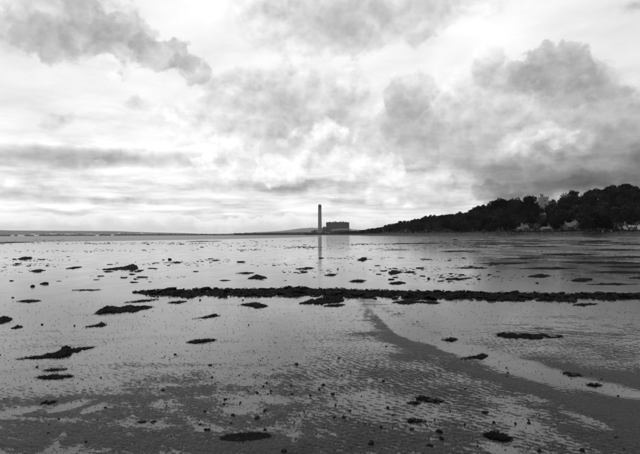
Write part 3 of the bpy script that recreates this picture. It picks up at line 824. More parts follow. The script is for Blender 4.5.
ridge('far_spit', [(212, 235.2), (232, 234.0), (250, 233.4), (275, 232.7), (300, 231.9), (320, 232.2), (350, 231.8), (385, 231), (420, 231)], 4300, 420, 'far_wood', 'low dark wooded spit left of the power station', 9, 5)

# woods on the far shores: each reads as one mass
def wood_mass(name, spots, label, seed):
    r = np.random.default_rng(seed); C, Sz = [], []
    for (x, yb, yt, Yd) in spots:
        b_ = P(x, yb, Yd); h = (yb - yt) * Yd / F_PX; k = 26
        u = r.normal(size=(k, 3)); u /= np.linalg.norm(u, axis=1)[:, None]
        C.append(b_ + np.array([0, 0, h * .5]) + u * r.uniform(.4, 1, k)[:, None] * [h * .75, h * .75, h * .52]); Sz += [h * .2] * k
    Vl, Fl = leaf_cloud(np.vstack(C), np.array(Sz), r)
    tag(obj(name, mesh_np(name, Vl, Fl, MATS['far_wood'])), label, kind='stuff')
rw = np.random.default_rng(3)
sp = [(x, 235.3, 233.3 - max(0, rw.normal(.4, .5)) - (1.4 if 336 < x < 346 else 0), 2500 + rw.uniform(-60, 60)) for x in np.arange(306, 400, .75)]
sp += [(x, 235.0, 231.8 - max(0, rw.normal(.3, .6)), 2900 + rw.uniform(-60, 60)) for x in np.arange(341, 385, .8)]
sp += [(x, 235.1, 233.2 - max(0, rw.normal(.0, .5)), 3950) for x in np.arange(235, 320, .8)]
wood_mass('power_station_wood', sp, 'dark belt of shoreline trees around the power station', 31)
sp = [(x, 236.2 - x * .0042, 234.9 - x * .0042 - max(0, rw.normal(0, .3)), 6330 + rw.uniform(-20, 20)) for x in np.arange(-40, 240, .8)]
wood_mass('far_shore_wood', sp, 'thin dark treeline along the far shore', 32)

def far_building(px, py, wpx, hpx, Yd, pale, label, group=None, kind='block'):
    s = Yd / F_PX; b_ = P(px, py, Yd)
    o = empty('far_building', tuple(b_)); tag(o, label, 'building', group)
    w2, h = wpx * s / 2, hpx * s
    q = MB(); q.box(-w2, w2, 0, 30, -10, h * .72); q.build('wall', 'far_white' if pale else 'render_grey', o)
    q = MB()
    if kind == 'block': q.prism([(-w2 - 2, h * .72), (w2 + 2, h * .72), (w2 * .9, h), (-w2 * .9, h)], -2, 32)
    else: q.lathe([(w2 * .9, h * .72), (w2 * .9, h * .95), (0, h)], 14, (0, 15))
    q.build('roof', 'slate_pale' if pale else 'slate', o)
GRP = 'pale buildings scattered along the far shore'
LAB = 'tiny pale building among the houses of the far shore town'
spec = [(20.5, 235.4, 5.0, .9, 6280, 1), (29.5, 235.0, 1.6, 1.0, 6800, 1), (36, 235.2, 3, .7, 6280, 1), (45.5, 234.6, 2.0, 1.0, 6800, 1), (48, 235.3, 1.6, .8, 6280, 0), (50.3, 234.3, 2.2, 1.3, 6900, 1), (53.0, 234.6, 1.6, 1.0, 6800, 1), (55.6, 234.0, 1.8, .9, 7000, 1), (57.8, 235.2, 2.0, .8, 6280, 0), (60.2, 234.4, 1.8, .8, 6900, 1), (66.0, 234.2, 2.4, .8, 6900, 1), (68.9, 234.8, 1.8, 1.1, 6600, 1), (74.6, 234.5, 2.2, .8, 6800, 1), (80, 235.0, 2, .7, 6290, 0), (86.2, 234.6, 2.6, .8, 6600, 1), (90.2, 234.2, 2.2, .7, 6800, 1), (93.8, 234.7, 1.6, .9, 6500, 1), (97.0, 235.0, 2.6, .7, 6290, 1), (103, 234.9, 1.6, .6, 6290, 0), (112, 234.7, 2.0, .6, 6290, 1), (125, 234.6, 2, .6, 6290, 0), (5, 235.6, 3, .7, 6270, 0), (12, 235.4, 2, .7, 6270, 1)]
for a in spec: far_building(a[0], a[1], a[2] * 1.15, a[3] * 1.5, a[4], a[5], LAB, GRP)
far_building(32.7, 234.9, 3.4, 2.2, 6600, 1, 'largest white works building on the far shore at left', None)
far_building(72.0, 233.9, 3.2, 1.1, 7000, 1, 'wide white building high on the far ridge above the town')
far_building(118.8, 233.2, 1.6, 1.0, 7100, 1, 'lone pale farm on the far ridge right of the town')
far_building(141.3, 233.0, 2.4, 1.1, 7100, 1, 'lone white farmhouse at the tapering end of the far ridge')
# ------------------------------------------------------------------ weed and stones lying on the flat
pmat('seaweed', .0048, .85, .04, .8, 16.0, bump=.03, bscale=38)
pmat('seaweed_rock', .0055, .8, .06, .6, 6.0, bump=.03, bscale=22, objvar=.4)
pmat('wet_stone', .009, .7, .12, .5, 18.0, bump=.006, bscale=70, objvar=.5)
pmat('mussel_shell', .006, .7, .1, .5, 40.0, bump=.004, bscale=120)
rs = np.random.default_rng(42)

def rock_mesh(seed, flat=.7, sub=2):
    import bmesh
    bm = bmesh.new(); bmesh.ops.create_icosphere(bm, subdivisions=sub, radius=1.0)
    r = np.random.default_rng(seed); cuts = [(lambda u: u / np.linalg.norm(u))(r.normal(size=3)) for _ in range(11)]; dep = r.uniform(.38, .85, 11); squash = r.uniform(.62, 1.0)
    o = r.uniform(0, 50, 2)
    for v in bm.verts:
        p = np.array(v.co)
        for c, d_ in zip(cuts, dep):
            q = p @ c
            if q > d_: p = p - c * (q - d_) * .85
        k = 1 + .34 * float(fbm(np.array([p[0] * 1.6 + o[0] + p[2]]), np.array([p[1] * 1.6 + o[1] - p[2] * .7]), 3, seed)[0])
        v.co = Vector((p[0] * k, p[1] * k * squash, p[2] * k * flat)) * 1.2
    me = bpy.data.meshes.new('rock'); bm.to_mesh(me); bm.free()
    me.polygons.foreach_set('use_smooth', np.full(len(me.polygons), True))
    return me
STONES = [rock_mesh(200 + k, f) for k, f in enumerate((.75, .9, .6, 1.0, .5, .8))]
for me in STONES: me.name = 'stone'; me.materials.append(MATS['wet_stone'])
LUMPS = [rock_mesh(300 + k, f, 2) for k, f in enumerate((.7, .85, .6, .75, .95, .7))]
for me in LUMPS: me.name = 'weed_covered_rock'; me.materials.append(MATS['seaweed_rock'])

def frond_cards(mb, centres, normals_up, length, r, width=.012):
    """little curled blades of wrack, two quads each"""
    for c, L in zip(centres, length):
        a = r.uniform(0, 6.28); d = np.array([math.cos(a), math.sin(a), r.uniform(.0, .35)]); sd_ = np.array([-math.sin(a), math.cos(a), r.uniform(-.3, .3)]) * width * r.uniform(.6, 1.6) * (L / .06)
        p0 = np.array(c); p1 = p0 + d * L * .55; p2 = p0 + d * L + np.array([0, 0, -L * r.uniform(.1, .5)])
        mb.add([p0 - sd_ * .6, p0 + sd_ * .6, p1 + sd_, p1 - sd_, p2 + sd_ * .3, p2 - sd_ * .3], [(0, 1, 2, 3), (3, 2, 4, 5)])

def mound(spine, seed, lift=.25, fronds=90, name='seaweed_clump', mat='seaweed', ragged=1.0):
    """spine: photo pixels (x, y of the base line, half thickness in px) -> heap of weed on the mud, local to its centre"""
    r = np.random.default_rng(seed)
    sp_ = np.array(spine, float); sp_[:, 2] *= 1.34
    cx, cy = sp_[:, 0].mean(), sp_[:, 1].mean()
    c = G(cx, cy); D_ = c[1]; mpp = D_ / F_PX
    n1 = int(np.clip((sp_[-1, 0] - sp_[0, 0]) * 1.3, 18, 90)); n2 = 13
    seg = np.linspace(0, len(sp_) - 1, n1); k = np.arange(len(sp_))
    sx, sy, st_ = np.interp(seg, k, sp_[:, 0]), np.interp(seg, k, sp_[:, 1]), np.interp(seg, k, sp_[:, 2])
    g0 = np.array([G(a_, b_) for a_, b_ in zip(sx, sy)]); Dg = g0[:, 1]
    iv = np.arange(n1) * .17 + seed * 3.3
    e1 = 1 + .8 * ragged * fbm(iv, np.full(n1, .5), 3, seed, .55); e2 = 1 + .8 * ragged * fbm(iv, np.full(n1, 7.5), 3, seed, .55)
    H = 2 * st_ * Dg / F_PX * lift                              # share of the apparent thickness that is height
    half = np.minimum(st_ * (1 - lift) * Dg * Dg / (CAM_H * F_PX), 30 * H + .4)
    v_ = np.linspace(-1, 1, n2)[None, :]
    yy = Dg[:, None] + np.where(v_ > 0, (half * e1)[:, None], (half * e2)[:, None]) * v_
    xx = g0[:, 0:1] * yy / Dg[:, None]
    sc_ = 7 / max(1, mpp * 60)
    nz_ = fbm(xx * sc_, yy * sc_, 5, seed + 5, .62)
    prof_ = np.maximum(0, 1 - np.abs(v_) ** 2.4) ** .6 * np.ones((n1, 1))
    prof_[[0, -1]] *= .2
    V = np.stack([xx, yy, -.004 + prof_ * H[:, None] * (1 + 1.35 * nz_)], -1).reshape(-1, 3)
    V = np.array(V); V[:, :2] -= c[:2]
    ii = (np.arange(n1 - 1)[:, None] * n2 + np.arange(n2 - 1)[None, :])
    mb = MB(); mb.add(V, np.stack([ii, ii + n2, ii + n2 + 1, ii + 1], -1).reshape(-1, 4))
    fronds = int(fronds * 1.7)
    rim = np.concatenate([np.arange(n1) * n2 + j_ for j_ in (0, 1, n2 - 2, n2 - 1)])
    pick = np.where(r.uniform(0, 1, fronds) < .45, rim[r.integers(0, len(rim), fronds)], r.integers(0, len(V), fronds))
    L = np.clip(mpp * r.uniform(.8, 2.2, fronds), .02, .25)
    frond_cards(mb, V[pick] + r.normal(0, .012, (fronds, 3)) * [1, 1, .3] + [0, 0, .008], None, L, r)
    me = mb.mesh(name, MATS[mat])
    o = obj(name, me); o.location = (c[0], c[1], 0)
    return o
def weed(spine, label, seed, **kw):
    return tag(mound(spine, seed, **kw), label, 'seaweed')
def line(x0, x1, y0, y1, t): # short heap, thicker to the middle
    return [(x0, y0, .2 * t), (x0 + (x1 - x0) * .3, y0 + (y1 - y0) * .3, .8 * t), (x0 + (x1 - x0) * .6, y0 + (y1 - y0) * .6, t), (x0 + (x1 - x0) * .85, y0 + (y1 - y0) * .85, .6 * t), (x1, y1, .15 * t)]

weed([(15, 359.4, .5), (28, 358, 1.0), (40, 357, 1.6), (52, 355.6, 2.6), (60, 353.6, 4.2), (68, 351.8, 5.0), (76, 350.0, 3.0), (84, 348.8, 1.6), (95, 347, .4)], 'long dark weed heap with a thin tail, largest at the left of the flat', 1, fronds=240)
weed(line(43, 66, 370.4, 369.0, 1.6), 'thin dark weed strip just below the long left heap', 2)
weed(line(36, 73, 377.8, 376.2, 2.6), 'lower and wider weed strip under the thin strip at left', 3, fronds=140)
weed(line(42, 55, 403.4, 402.6, 2.0), 'small weed heap beside the two bright puddles', 4)
weed([(95, 313.6, .8), (101, 311.6, 2.4), (106, 310.2, 3.6), (112, 309.8, 3.2), (118, 310.2, 2.6), (126, 309.2, 2.8), (136, 308.6, 2.4), (146, 307.6, 1.6), (153, 306.8, .4)], 'humped black weed heap below the left tip of the long weed bank', 5, fronds=200)
weed(line(125, 158, 302.6, 299.6, 1.0), 'thin weed streak trailing just under the left tip of the bank', 6)
weed([(102, 269.4, .5), (110, 269.2, 1.0), (120, 268.6, 1.3), (128, 267.8, 2.0), (133, 267.2, 2.6), (138, 267.6, 1.0)], 'weed heap with a raised right end, far above the left tip of the bank', 7)
weed(line(-8, 12, 321, 319.4, 3.4), 'weed heap cut by the left edge below the bank level', 8)
weed(line(12, 22, 328, 326.8, 1.6), 'small weed knot just right of the heap cut by the left edge', 9)
weed([(85, 327, .4), (92, 326, 1.0), (98, 325.4, 1.4), (102, 324.6, 2.0), (106, 325, .6)], 'small weed heap under the humped black heap', 10)
weed(line(17, 40, 301.4, 300.8, 1.3), 'thin flat weed smear left of the long bank tip', 11)
weed(line(73, 102, 290.2, 289.8, .7), 'hair-thin weed line left of and above the bank tip', 12, fronds=40)
weed(line(18, 32, 259, 258, 1.6), 'small weed patch at far left of the bright flat', 13)
weed(line(31, 44, 271.2, 270.4, 1.2), 'small far weed patch beside the square dark stone', 14)
weed(line(66, 81, 268.8, 267, .9), 'tiny weed streak between the two left far patches', 15)
weed(line(187, 216, 342.4, 340.0, 2.0), 'ragged weed patch on the smooth sand below the bank, left of centre', 16, fronds=140)
weed([(193, 318.8, .4), (203, 317.6, .9), (210, 316.6, 1.2), (215, 315.4, 1.6), (219, 315.8, .4)], 'slim weed streak rising to the right between bank and ragged patch', 17)
weed(line(241, 267, 304.8, 306, 2.4), 'flat weed patch hanging just below the bank near the centre', 18, fronds=130)
weed(line(168, 186, 303.0, 301.6, 1.2), 'short weed streak under the bank, left of centre', 19)
weed([(248, 278.6, .4), (253, 278, 1.2), (257, 277.4, 2.4), (261, 277.8, 1.4), (267, 277.8, .4)], 'peaked little weed mound above the bank, left of centre', 20)
weed(line(237, 253, 273.4, 272.8, .9), 'thin weed strip right above the peaked little mound', 21)
weed(line(296, 313, 269, 268, 1.0), 'thin weed strip just left of the chimney reflection', 22)
weed([(299, 303.6, .6), (312, 302.0, 2.2), (324, 300.8, 3.6), (336, 300.2, 3.0), (344, 300.4, .8)], 'thick weed lobe bulging below the bank at the centre', 23, fronds=170)
weed(line(324, 345, 306, 304.8, 1.4), 'narrow weed strip under the thick central lobe', 24)
weed(line(392, 418, 302.6, 302.2, 1.8), 'weed strip below the bank right of the channel head', 25)
weed(line(415, 440, 302, 303, 1.3), 'second weed strip right of the channel head, touching the first', 26)
weed([(389, 273.4, .6), (392, 272.4, 1.9), (396, 272.2, 1.4), (402, 272.4, .5)], 'small humped weed patch above the bank, right of the chimney reflection', 27)
weed(line(405, 414, 272.4, 272, .9), 'tiny weed streak right of the small humped patch', 28)
weed(line(350, 365, 281.6, 280.8, 1.5), 'low weed mound close above the bank, right of centre', 29)
weed(line(389, 405, 283.6, 283, 1.5), 'low weed mound close above the bank under the humped patch', 30)
weed(line(326, 336, 275.4, 274.6, 1.1), 'tiny weed mound close to the chimney reflection', 31)
weed(line(358, 367, 260, 259, 1.4), 'isolated dark weed knot far out, right of the chimney reflection', 32)
weed(line(443, 457, 340, 339.4, 1.8), 'lone oval weed knot in the channel', 33)
weed([(461, 359.4, .6), (468, 358.4, 1.5), (476, 357.6, 2.0), (483, 356.4, 2.4), (488, 356, .8)], 'wedge of weed lying across the middle of the channel', 34)
weed([(497, 335.0, 1.2), (502, 334.8, 2.6), (510, 335.2, 2.8), (520, 336.2, 2.4), (532, 336.4, 2.2), (546, 336.0, 2.0), (558, 336.6, 1.6), (564, 336.8, .5)], 'long thick weed bar on the sand right of the channel', 35, fronds=200)
weed(line(562, 580, 373.4, 375.6, 2.0), 'weed knot in the right part of the channel', 36)
weed(line(588, 600, 385.2, 385.4, 1.4), 'small weed knot further right in the channel', 37)
weed(line(573, 597, 305, 304, 1.4), 'weed strip just below the right part of the bank', 38)
weed(line(528, 550, 276.6, 275.8, 1.7), 'weed patch in the dark reflection of the wood above the bank', 39)
weed(line(572, 592, 280.6, 279.6, 1.8), 'weed patch near the right edge above the bank', 40)
weed([(416, 398.4, .8), (421, 398.8, 2.4), (428, 400.0, 2.4), (436, 401.2, 1.6), (443, 402.4, .5)], 'slanting black weed clump on the rippled sand', 41, fronds=160)
weed(line(409, 418, 403.4, 403.2, 1.4), 'small weed knot left of the slanting black clump', 42)
weed(line(407, 421, 421.6, 421, 2.4), 'thick weed knot on the ripples below the slanting clump', 43)
weed([(485, 435.6, 1.0), (490, 435.6, 2.6), (496, 436.8, 4.2), (503, 438.4, 4.0), (512, 439, .8)], 'ragged black weed clump at the bottom right', 44, fronds=180)
weed([(-30, 243.4, .5), (-10, 243.2, .7), (5, 242.9, .8), (20, 242.4, .7), (35, 242.2, .3)], 'long dark mussel bar at the water edge far left', 45, fronds=20)
weed(line(186, 222, 241.6, 241.2, .7), 'thin dark bar at the far water edge left of the chimney', 46, fronds=20)
weed(line(384, 446, 244.0, 243.2, .8), 'long thin dark bar at the far edge under the wood', 47, fronds=20)
weed(line(575, 612, 242.0, 241.2, 1.1), 'thin dark bar under the shore at the far right', 48, fronds=20)
weed(line(580, 650, 250, 250, .9), 'lower of the dark streaks below the shore at right', 49, fronds=20)
weed(line(500, 566, 246.4, 247.0, .8), 'dark streak on the flat below the white cottage', 50, fronds=20)
weed(line(480, 530, 263.6, 263, 1.0), 'dark streak halfway between bank and shore at right', 51, fronds=30)
weed(line(560, 650, 262, 263.4, 1.3), 'broad dark streak halfway between bank and shore at right edge', 52, fronds=40)
weed(line(590, 650, 272, 272.5, 1.2), 'dark streak above the bank at the right edge', 53, fronds=40)

rb = np.random.default_rng(8)
for k, (x0, x1, y_, t_, lab) in enumerate([
    (455, 500, 240.6, .6, 'thin dark streak nearest the shore under the middle of the wood'), (520, 552, 241.8, .8, 'dark streak close under the castle shore'), (610, 655, 244.6, .9, 'dark streak below the white dormered cottage'),
    (440, 475, 251.5, .7, 'short dark streak left of the cottage reflection'), (540, 600, 254.6, 1.0, 'dark streak below the castle, fifth from the shore'), (600, 655, 257.5, 1.0, 'dark streak at the right edge above the broad dark streak'),
    (500, 545, 258.8, .9, 'dark streak left of the broad dark streak'), (520, 575, 268.4, 1.1, 'dark streak just above the weed patch in the wood reflection'), (600, 655, 267.0, 1.2, 'dark streak directly below the broad dark streak'),
    (455, 490, 267.8, .8, 'faint dark streak at the left edge of the wood reflection'), (585, 640, 284.2, 1.0, 'dark streak just above the bank at right'), (628, 655, 278.2, 1.4, 'dark weed patch at the right edge close above the bank')]):
    yj = y_ + rb.uniform(-.3, .3)
    weed(line(x0, x1, yj, yj + rb.uniform(-.6, .6), t_), lab, 500 + k, fronds=30, lift=.25)

# oval patch of mussels in the foreground
mp = mound([(219, 438.6, 1.0), (226, 438.4, 3.0), (236, 438.8, 4.2), (248, 438.6, 4.4), (258, 437.6, 3.4), (266, 436.4, 2.0), (272, 436, .6)], 60, lift=.07, fronds=120, name='mussel_patch', mat='mussel_shell', ragged=.6)
tag(mp, 'oval black mussel patch in the foreground left of centre', 'mussels')
mb = MB(); cpt = G(246, 438)
sh_v, sh_f = [], None
for k in range(420):
    a = rs.uniform(0, 6.28); q = math.sqrt(rs.uniform(0, 1))
    px_, py_ = 246 + 25 * q * math.cos(a) + rs.normal(0, .8), 438 - .05 * (25 * q * math.cos(a)) * .9 + 4.0 * q * math.sin(a)
    g = G(px_, py_); L = rs.uniform(.012, .024); b2 = rs.uniform(0, 6.28)
    d = np.array([math.cos(b2), math.sin(b2), 0]) * L; e = np.array([-math.sin(b2), math.cos(b2), 0]) * L * .45
    o3 = g - cpt + [0, 0, .010]
    mb.add([o3 - d, o3 + e, o3 + d, o3 - e, o3 + [0, 0, L * .35 + .002]], [(0, 1, 4), (1, 2, 4), (2, 3, 4), (3, 0, 4)])
sh = mb.build('mussel_shells', 'mussel_shell', mp); sh['kind'] = 'stuff'
sh.location = (cpt[0] - mp.location[0], cpt[1] - mp.location[1], 0)

# ------------------------------------------------------------------ the long bank of weed-covered rocks
bank_top = smooth_curve([(133, 291), (140, 290.2), (150, 288.6), (170, 287.4), (200, 286.8), (240, 286.6), (278, 286.4), (288, 284.6), (305, 284.4), (312, 286.4), (340, 286.6), (360, 287.2), (400, 288.4), (440, 289), (480, 290), (520, 290.6), (560, 291.2), (600, 292), (640, 292), (760, 292.5)])
bank_bot = smooth_curve([(133, 293), (142, 294.4), (155, 296), (180, 296.8), (240, 296.8), (300, 296.6), (330, 297.2), (360, 297.6), (420, 299.6), (460, 300), (520, 300.6), (560, 301.4), (590, 299.6), (640, 299), (760, 299)])
bc = G(400, 298)
bank = empty('weed_bank', (bc[0], bc[1], 0)); tag(bank, 'long black bank of weed-covered rocks running across the whole flat', 'seaweed bank')
n1, n2 = 420, 15
xb = np.linspace(133, 760, n1); yb = bank_bot(xb); thick = yb - bank_top(xb)
e1 = fbm(xb * .09, np.full(n1, 1.5), 5, 91, .65); e2 = fbm(xb * .10, np.full(n1, 8.5), 5, 92, .65)
g0 = np.array([G(a_, b_) for a_, b_ in zip(xb, yb + 3.4 * e2)]); g1 = np.array([G(a_, b_) for a_, b_ in zip(xb, yb - thick * .76 + 1.2 * e1)])
H = thick * g0[:, 1] / F_PX * .22 * (1 + .8 * e1)
f = np.linspace(0, 1, n2)[None, :]
yy = g0[:, 1:2] + (g1[:, 1:2] - g0[:, 1:2]) * f; xx = g0[:, 0:1] * yy / g0[:, 1:2]
pr = np.maximum(0, 1 - np.abs(f * 2 - 1) ** 2.6) ** .6
V = np.stack([xx - bc[0], yy - bc[1], -.006 + pr * H[:, None] * (.72 + 1.0 * fbm(xx * 3.2, yy * 3.2, 4, 95, .6))], -1).reshape(-1, 3)
V = np.array(V)
ii = (np.arange(n1 - 1)[:, None] * n2 + np.arange(n2 - 1)[None, :])
mb = MB(); mb.add(V, np.stack([ii, ii + n2, ii + n2 + 1, ii + 1], -1).reshape(-1, 4))
mb.build('weed_mat', 'seaweed', bank)
mb = MB(); pick = rs.integers(0, len(V), 2600)
frond_cards(mb, V[pick] + rs.normal(0, .03, (2600, 3)) * [1, 1, .3] + [0, 0, .01], None, rs.uniform(.05, .16, 2600), rs)
fr_ = mb.build('fronds', 'seaweed', bank); fr_['kind'] = 'stuff'
for k in range(290):
    x = rs.uniform(138, 655); yb, yt = float(bank_bot(x)), float(bank_top(x)); f = rs.uniform(-.10, 1.0)
    thick = yb - yt
    g = G(x, yb - thick * .76 * f); H = thick * g[1] / F_PX * .26
    pr = max(0, 1 - abs(f * 2 - 1) ** 2.6) ** .6
    r_ = float(np.clip(rs.lognormal(-2.9, .5), .02, .15)) * (.6 if x < 160 else 1)
    o = obj('weed_covered_rock', LUMPS[rs.integers(0, 6)], bank)
    o.location = (g[0] - bc[0], g[1] - bc[1], pr * H * .62 + r_ * .02)
    o.scale = (r_ * rs.uniform(.9, 1.9), r_, r_ * rs.uniform(.35, .7)); o.rotation_euler = (rs.uniform(-.2, .2), rs.uniform(-.2, .2), rs.uniform(0, 6.28))

# ------------------------------------------------------------------ stones one can tell apart
def stone(px, py, rpx, label, group=None, flat=1.0, wide=1.0, name='stone', sink=.25):
    g = G(px, py + rpx * .6); r_ = rpx * g[1] / F_PX
    o = obj(name, STONES[rs.integers(0, 6)])
    o.scale = (r_ * wide, r_ * rs.uniform(.8, 1.1), r_ * flat); o.rotation_euler = (rs.uniform(-.2, .2), rs.uniform(-.2, .2), rs.uniform(-.5, .5) if wide != 1.0 else rs.uniform(0, 6.28))
    o.location = (g[0], g[1], r_ * flat * .28)
    return tag(o, label, name.replace('_', ' '), group)
named = [
    (257, 416.5, 3.6, 'round dark stone standing clear, above the right end of the mussel patch'),
    (209, 428.6, 2.9, 'dark stone to the upper left of the mussel patch'),
    (233, 414.4, 2.4, 'small stone left of the round dark stone above the mussel patch'),
    (231, 423, 1.9, 'small stone between the mussel patch and the stone above it'),
    (265, 428.6, 2.3, 'small stone touching the puddle edge just above the mussel patch'),
    (284, 449.6, 3.2, 'stone at the bottom edge right of the mussel patch'),
    (225, 398.4, 1.9, 'lone small stone high above the mussel patch'),
    (265.5, 409.6, 1.9, 'small stone right above the round dark stone'),
    (371, 442.2, 4.0, 'knobbly dark stone near the bottom centre'),
    (381, 427, 2.5, 'small upright stone above the knobbly bottom centre stone'),
    (441.5, 437.4, 3.6, 'lower of the touching pair of stones below the slanting weed clump'),
    (439, 430.4, 3.6, 'upper of the touching pair of stones below the slanting weed clump'),
    (428, 444.6, 3.2, 'flat dark stone left below the touching pair'),
    (335.5, 404, 2.4, 'dark stone on the ripples left of centre bottom'),
    (388, 406.6, 2.4, 'dark stone on the ripples left of the slanting weed clump'),
    (334, 416.6, 2.0, 'small stone below the dark stone on the ripples near the centre'),
    (332.5, 393, 2.2, 'small stone above the ripples at the centre'),
    (383.5, 380.2, 1.9, 'small stone at the top edge of the ripples'),
    (539, 450, 2.6, 'stone at the bottom edge right of the bright small pool'),
    (582.5, 449.6, 2.6, 'stone at the bottom edge towards the right corner'),
    (617, 436.6, 2.6, 'flat stone on the bright ripples near the right edge'),
    (494, 421.4, 2.2, 'small stone just above the ragged clump at bottom right'),
    (486, 411, 2.8, 'wide flat stone above the ragged clump at bottom right'),
    (105.5, 406.8, 2.0, 'stone at the right end of the second bright puddle'),
    (141.5, 420.8, 2.6, 'flat dark stone lying by itself at lower left'),
    (153.5, 420.6, 2.0, 'small stone right of the flat dark stone at lower left'),
    (86, 441, 2.6, 'low dark stone near the bottom left'),
    (48, 432.6, 2.6, 'half-buried dark stone at the bottom left'),
    (37, 366, 1.9, 'stone between the long left weed heap and the thin strip'),
    (101, 376.8, 1.6, 'small stone right of the lower left weed strip'),
    (163, 389.6, 1.8, 'lone small stone at the left edge of the mottled sand'),
    (291.5, 385.2, 1.8, 'small stone on the mottled sand at centre left'),
    (297, 363.8, 1.6, 'small stone on the smooth sand at centre left'),
    (44, 282.4, 2.6, 'square dark stone far out on the bright flat at left'),
    (32, 285.6, 1.7, 'small stone beside the square dark stone far out'),
    (170, 258.6, 1.9, 'isolated dark stone far out left of centre'),
    (42, 323.6, 1.8, 'small dark stone right of the heap cut by the left edge'),
    (74.5, 325, 1.4, 'small stone left of the weed heap under the humped heap'),
    (338, 268.4, 1.5, 'small stone close beside the chimney reflection'),
    (13, 297, 1.2, 'tiny stone far left beside the thin flat weed smear'),
    (429, 278, 1.5, 'small dark stone above the bank right of the humped weed patch'),
    (456.5, 277.6, 1.6, 'wide flat stone above the bank right of centre'),
    (490, 274, 1.4, 'small flat stone above the bank in the wood reflection'),
    (537, 282.4, 1.5, 'small flat stone between bank and weed patch at right'),
    (243, 299.6, 1.0, 'tiny stone at the near edge of the bank left of centre'),
    (200, 299.4, 1.5, 'small stone just below the bank at left'),
    (386, 345.6, 1.5, 'small stone at the left edge of the channel'),
    (507, 376, 1.2, 'tiny stone on the near bank of the channel'),
    (618, 395.4, 1.4, 'small stone on the near bank of the channel at right'),
    (339, 357.4, 1.4, 'small stone on smooth sand below the channel head'),
]
for (px, py, r_, lab) in named: stone(px, py, r_, lab, wide=1.6 if 'flat' in lab or 'square' in lab else 1.0, flat=.7 if 'flat' in lab else 1.0)
# the many small pebbles of the foreground and the tufts of weed far out: nothing tells them apart
nest = [(rs.uniform(20, 620), rs.uniform(365, 450)) for _ in range(12)]
for k in range(240):
    py = 352 + 104 * rs.uniform(0, 1) ** .8; px = rs.uniform(-10, 650)
    if rs.uniform() < .35: px = rs.normal(300, 120)
    elif rs.uniform() < .6:
        q_ = nest[rs.integers(0, len(nest))]; px, py = rs.normal(q_[0], 9), float(np.clip(rs.normal(q_[1], 3), 352, 456))
    stone(px, py, float(np.clip(rs.lognormal(-.12, .45), .4, 2.0)), 'small dark pebble scattered on the foreground sand', 'foreground pebbles', name='pebble')
drift = [(rs.uniform(0, 640), 239.8 + 44 * rs.uniform(0, 1) ** 1.2, rs.uniform(8, 34)) for _ in range(34)]
for k in range(290):
    dx_, dy_, dw_ = drift[rs.integers(0, 34)]
    px, py = rs.normal(dx_, dw_), dy_ + rs.normal(0, .5 + (dy_ - 238) * .03)
    if k % 5 == 0: px, py = rs.uniform(-10, 650), 240 + 44 * rs.uniform(0, 1)
    if py < 239.3 or py > 284.5: py = rs.uniform(242, 280)
    r_ = float(np.clip(rs.lognormal(-.2, .5) * (.35 + (py - 239) / 40), .25, 2.0))
    g = G(px, py); rr = r_ * g[1] / F_PX
    o = obj('weed_tuft', LUMPS[rs.integers(0, 6)]); o.location = (g[0], g[1], rr * .05)
    o.scale = (rr * rs.uniform(1.2, 3.2), rr * rs.uniform(1, 3), rr * .55); o.rotation_euler = (0, 0, rs.uniform(-.3, .3))
    tag(o, 'small dark tuft of weed dotting the bright flat beyond the bank', 'seaweed', 'weed tufts beyond the bank')
for k in range(60):
    py = rs.uniform(300, 352); px = rs.uniform(-10, 650)
    stone(px, py, float(np.clip(rs.lognormal(-.8, .4), .25, .9)), 'tiny dark pebble on the smooth sheet between bank and foreground', 'pebbles on the smooth sheet', name='pebble')
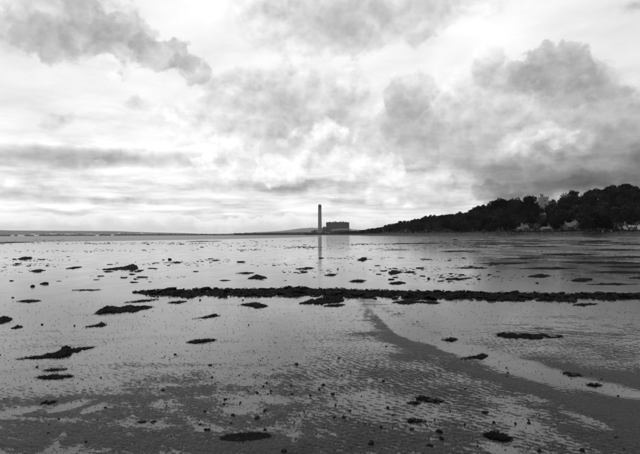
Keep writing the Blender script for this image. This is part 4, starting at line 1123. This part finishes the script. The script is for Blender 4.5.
# fine grit and crumbs of weed, beyond counting
mb = MB(); K = 8000
py = 300 + 158 * rs.uniform(0, 1, K); px = rs.uniform(-30, 670, K)
for a, b2 in zip(px, py):
    g = G(a, b2); L = rs.uniform(.0018, .006) * (g[1] / 5) ** .7; q = rs.uniform(0, 6.28)
    d = np.array([math.cos(q), math.sin(q), 0]) * L * rs.uniform(1, 2.2); e = np.array([-math.sin(q), math.cos(q), 0]) * L
    g = g + [0, 0, .003]
    mb.add([g - d, g + e, g + d, g - e, g + [0, 0, L * .6]], [(0, 1, 4), (1, 2, 4), (2, 3, 4), (3, 0, 4)])
tag(mb.build('weed_crumbs', 'seaweed'), 'crumbs of weed and grit strewn over the sand', kind='stuff')
mb = MB(); K = 3000
drift2 = np.array(drift + [(rs.uniform(430, 650), rs.uniform(240, 282), rs.uniform(15, 45)) for _ in range(26)] + [(rs.uniform(0, 640), rs.uniform(240, 254), rs.uniform(20, 60)) for _ in range(18)])
pk = drift2[rs.integers(0, len(drift2), K)]
px = rs.normal(pk[:, 0], pk[:, 2]); py = np.clip(pk[:, 1] + rs.normal(0, 1, K) * (.25 + (pk[:, 1] - 238) * .025), 238.7, 287)
for a, b2 in zip(px, py):
    g = G(a, b2); L = rs.uniform(.15, .42) * g[1] / F_PX; wd = rs.uniform(1, 5)
    mb.add([g + [-L * wd, 0, 0], g + [0, -L, 0], g + [L * wd, 0, 0], g + [0, L * 2, 0], g + [0, 0, L * .9]], [(0, 1, 4), (1, 2, 4), (2, 3, 4), (3, 0, 4)])
tag(mb.build('far_weed_specks', 'seaweed'), 'specks of weed over the far flat', kind='stuff')

# ------------------------------------------------------------------ damp sea air
hz = MB(); hz.box(-17400, 17400, -17400, 17400, -2.5, 270)
m = bpy.data.materials.new('haze'); m.use_nodes = True
m.node_tree.nodes.clear()
n = N(m.node_tree)
pv = n.new('ShaderNodeVolumePrincipled'); pv.inputs['Color'].default_value = grey(.92); pv.inputs['Density'].default_value = 2.3e-5; pv.inputs['Anisotropy'].default_value = .3
mo = n.new('ShaderNodeOutputMaterial'); n.link(pv.outputs[0], mo.inputs['Volume'])
m.cycles.homogeneous_volume = True
MATS['haze'] = m
tag(hz.build('haze', 'haze'), 'damp sea haze over the estuary', kind='stuff')
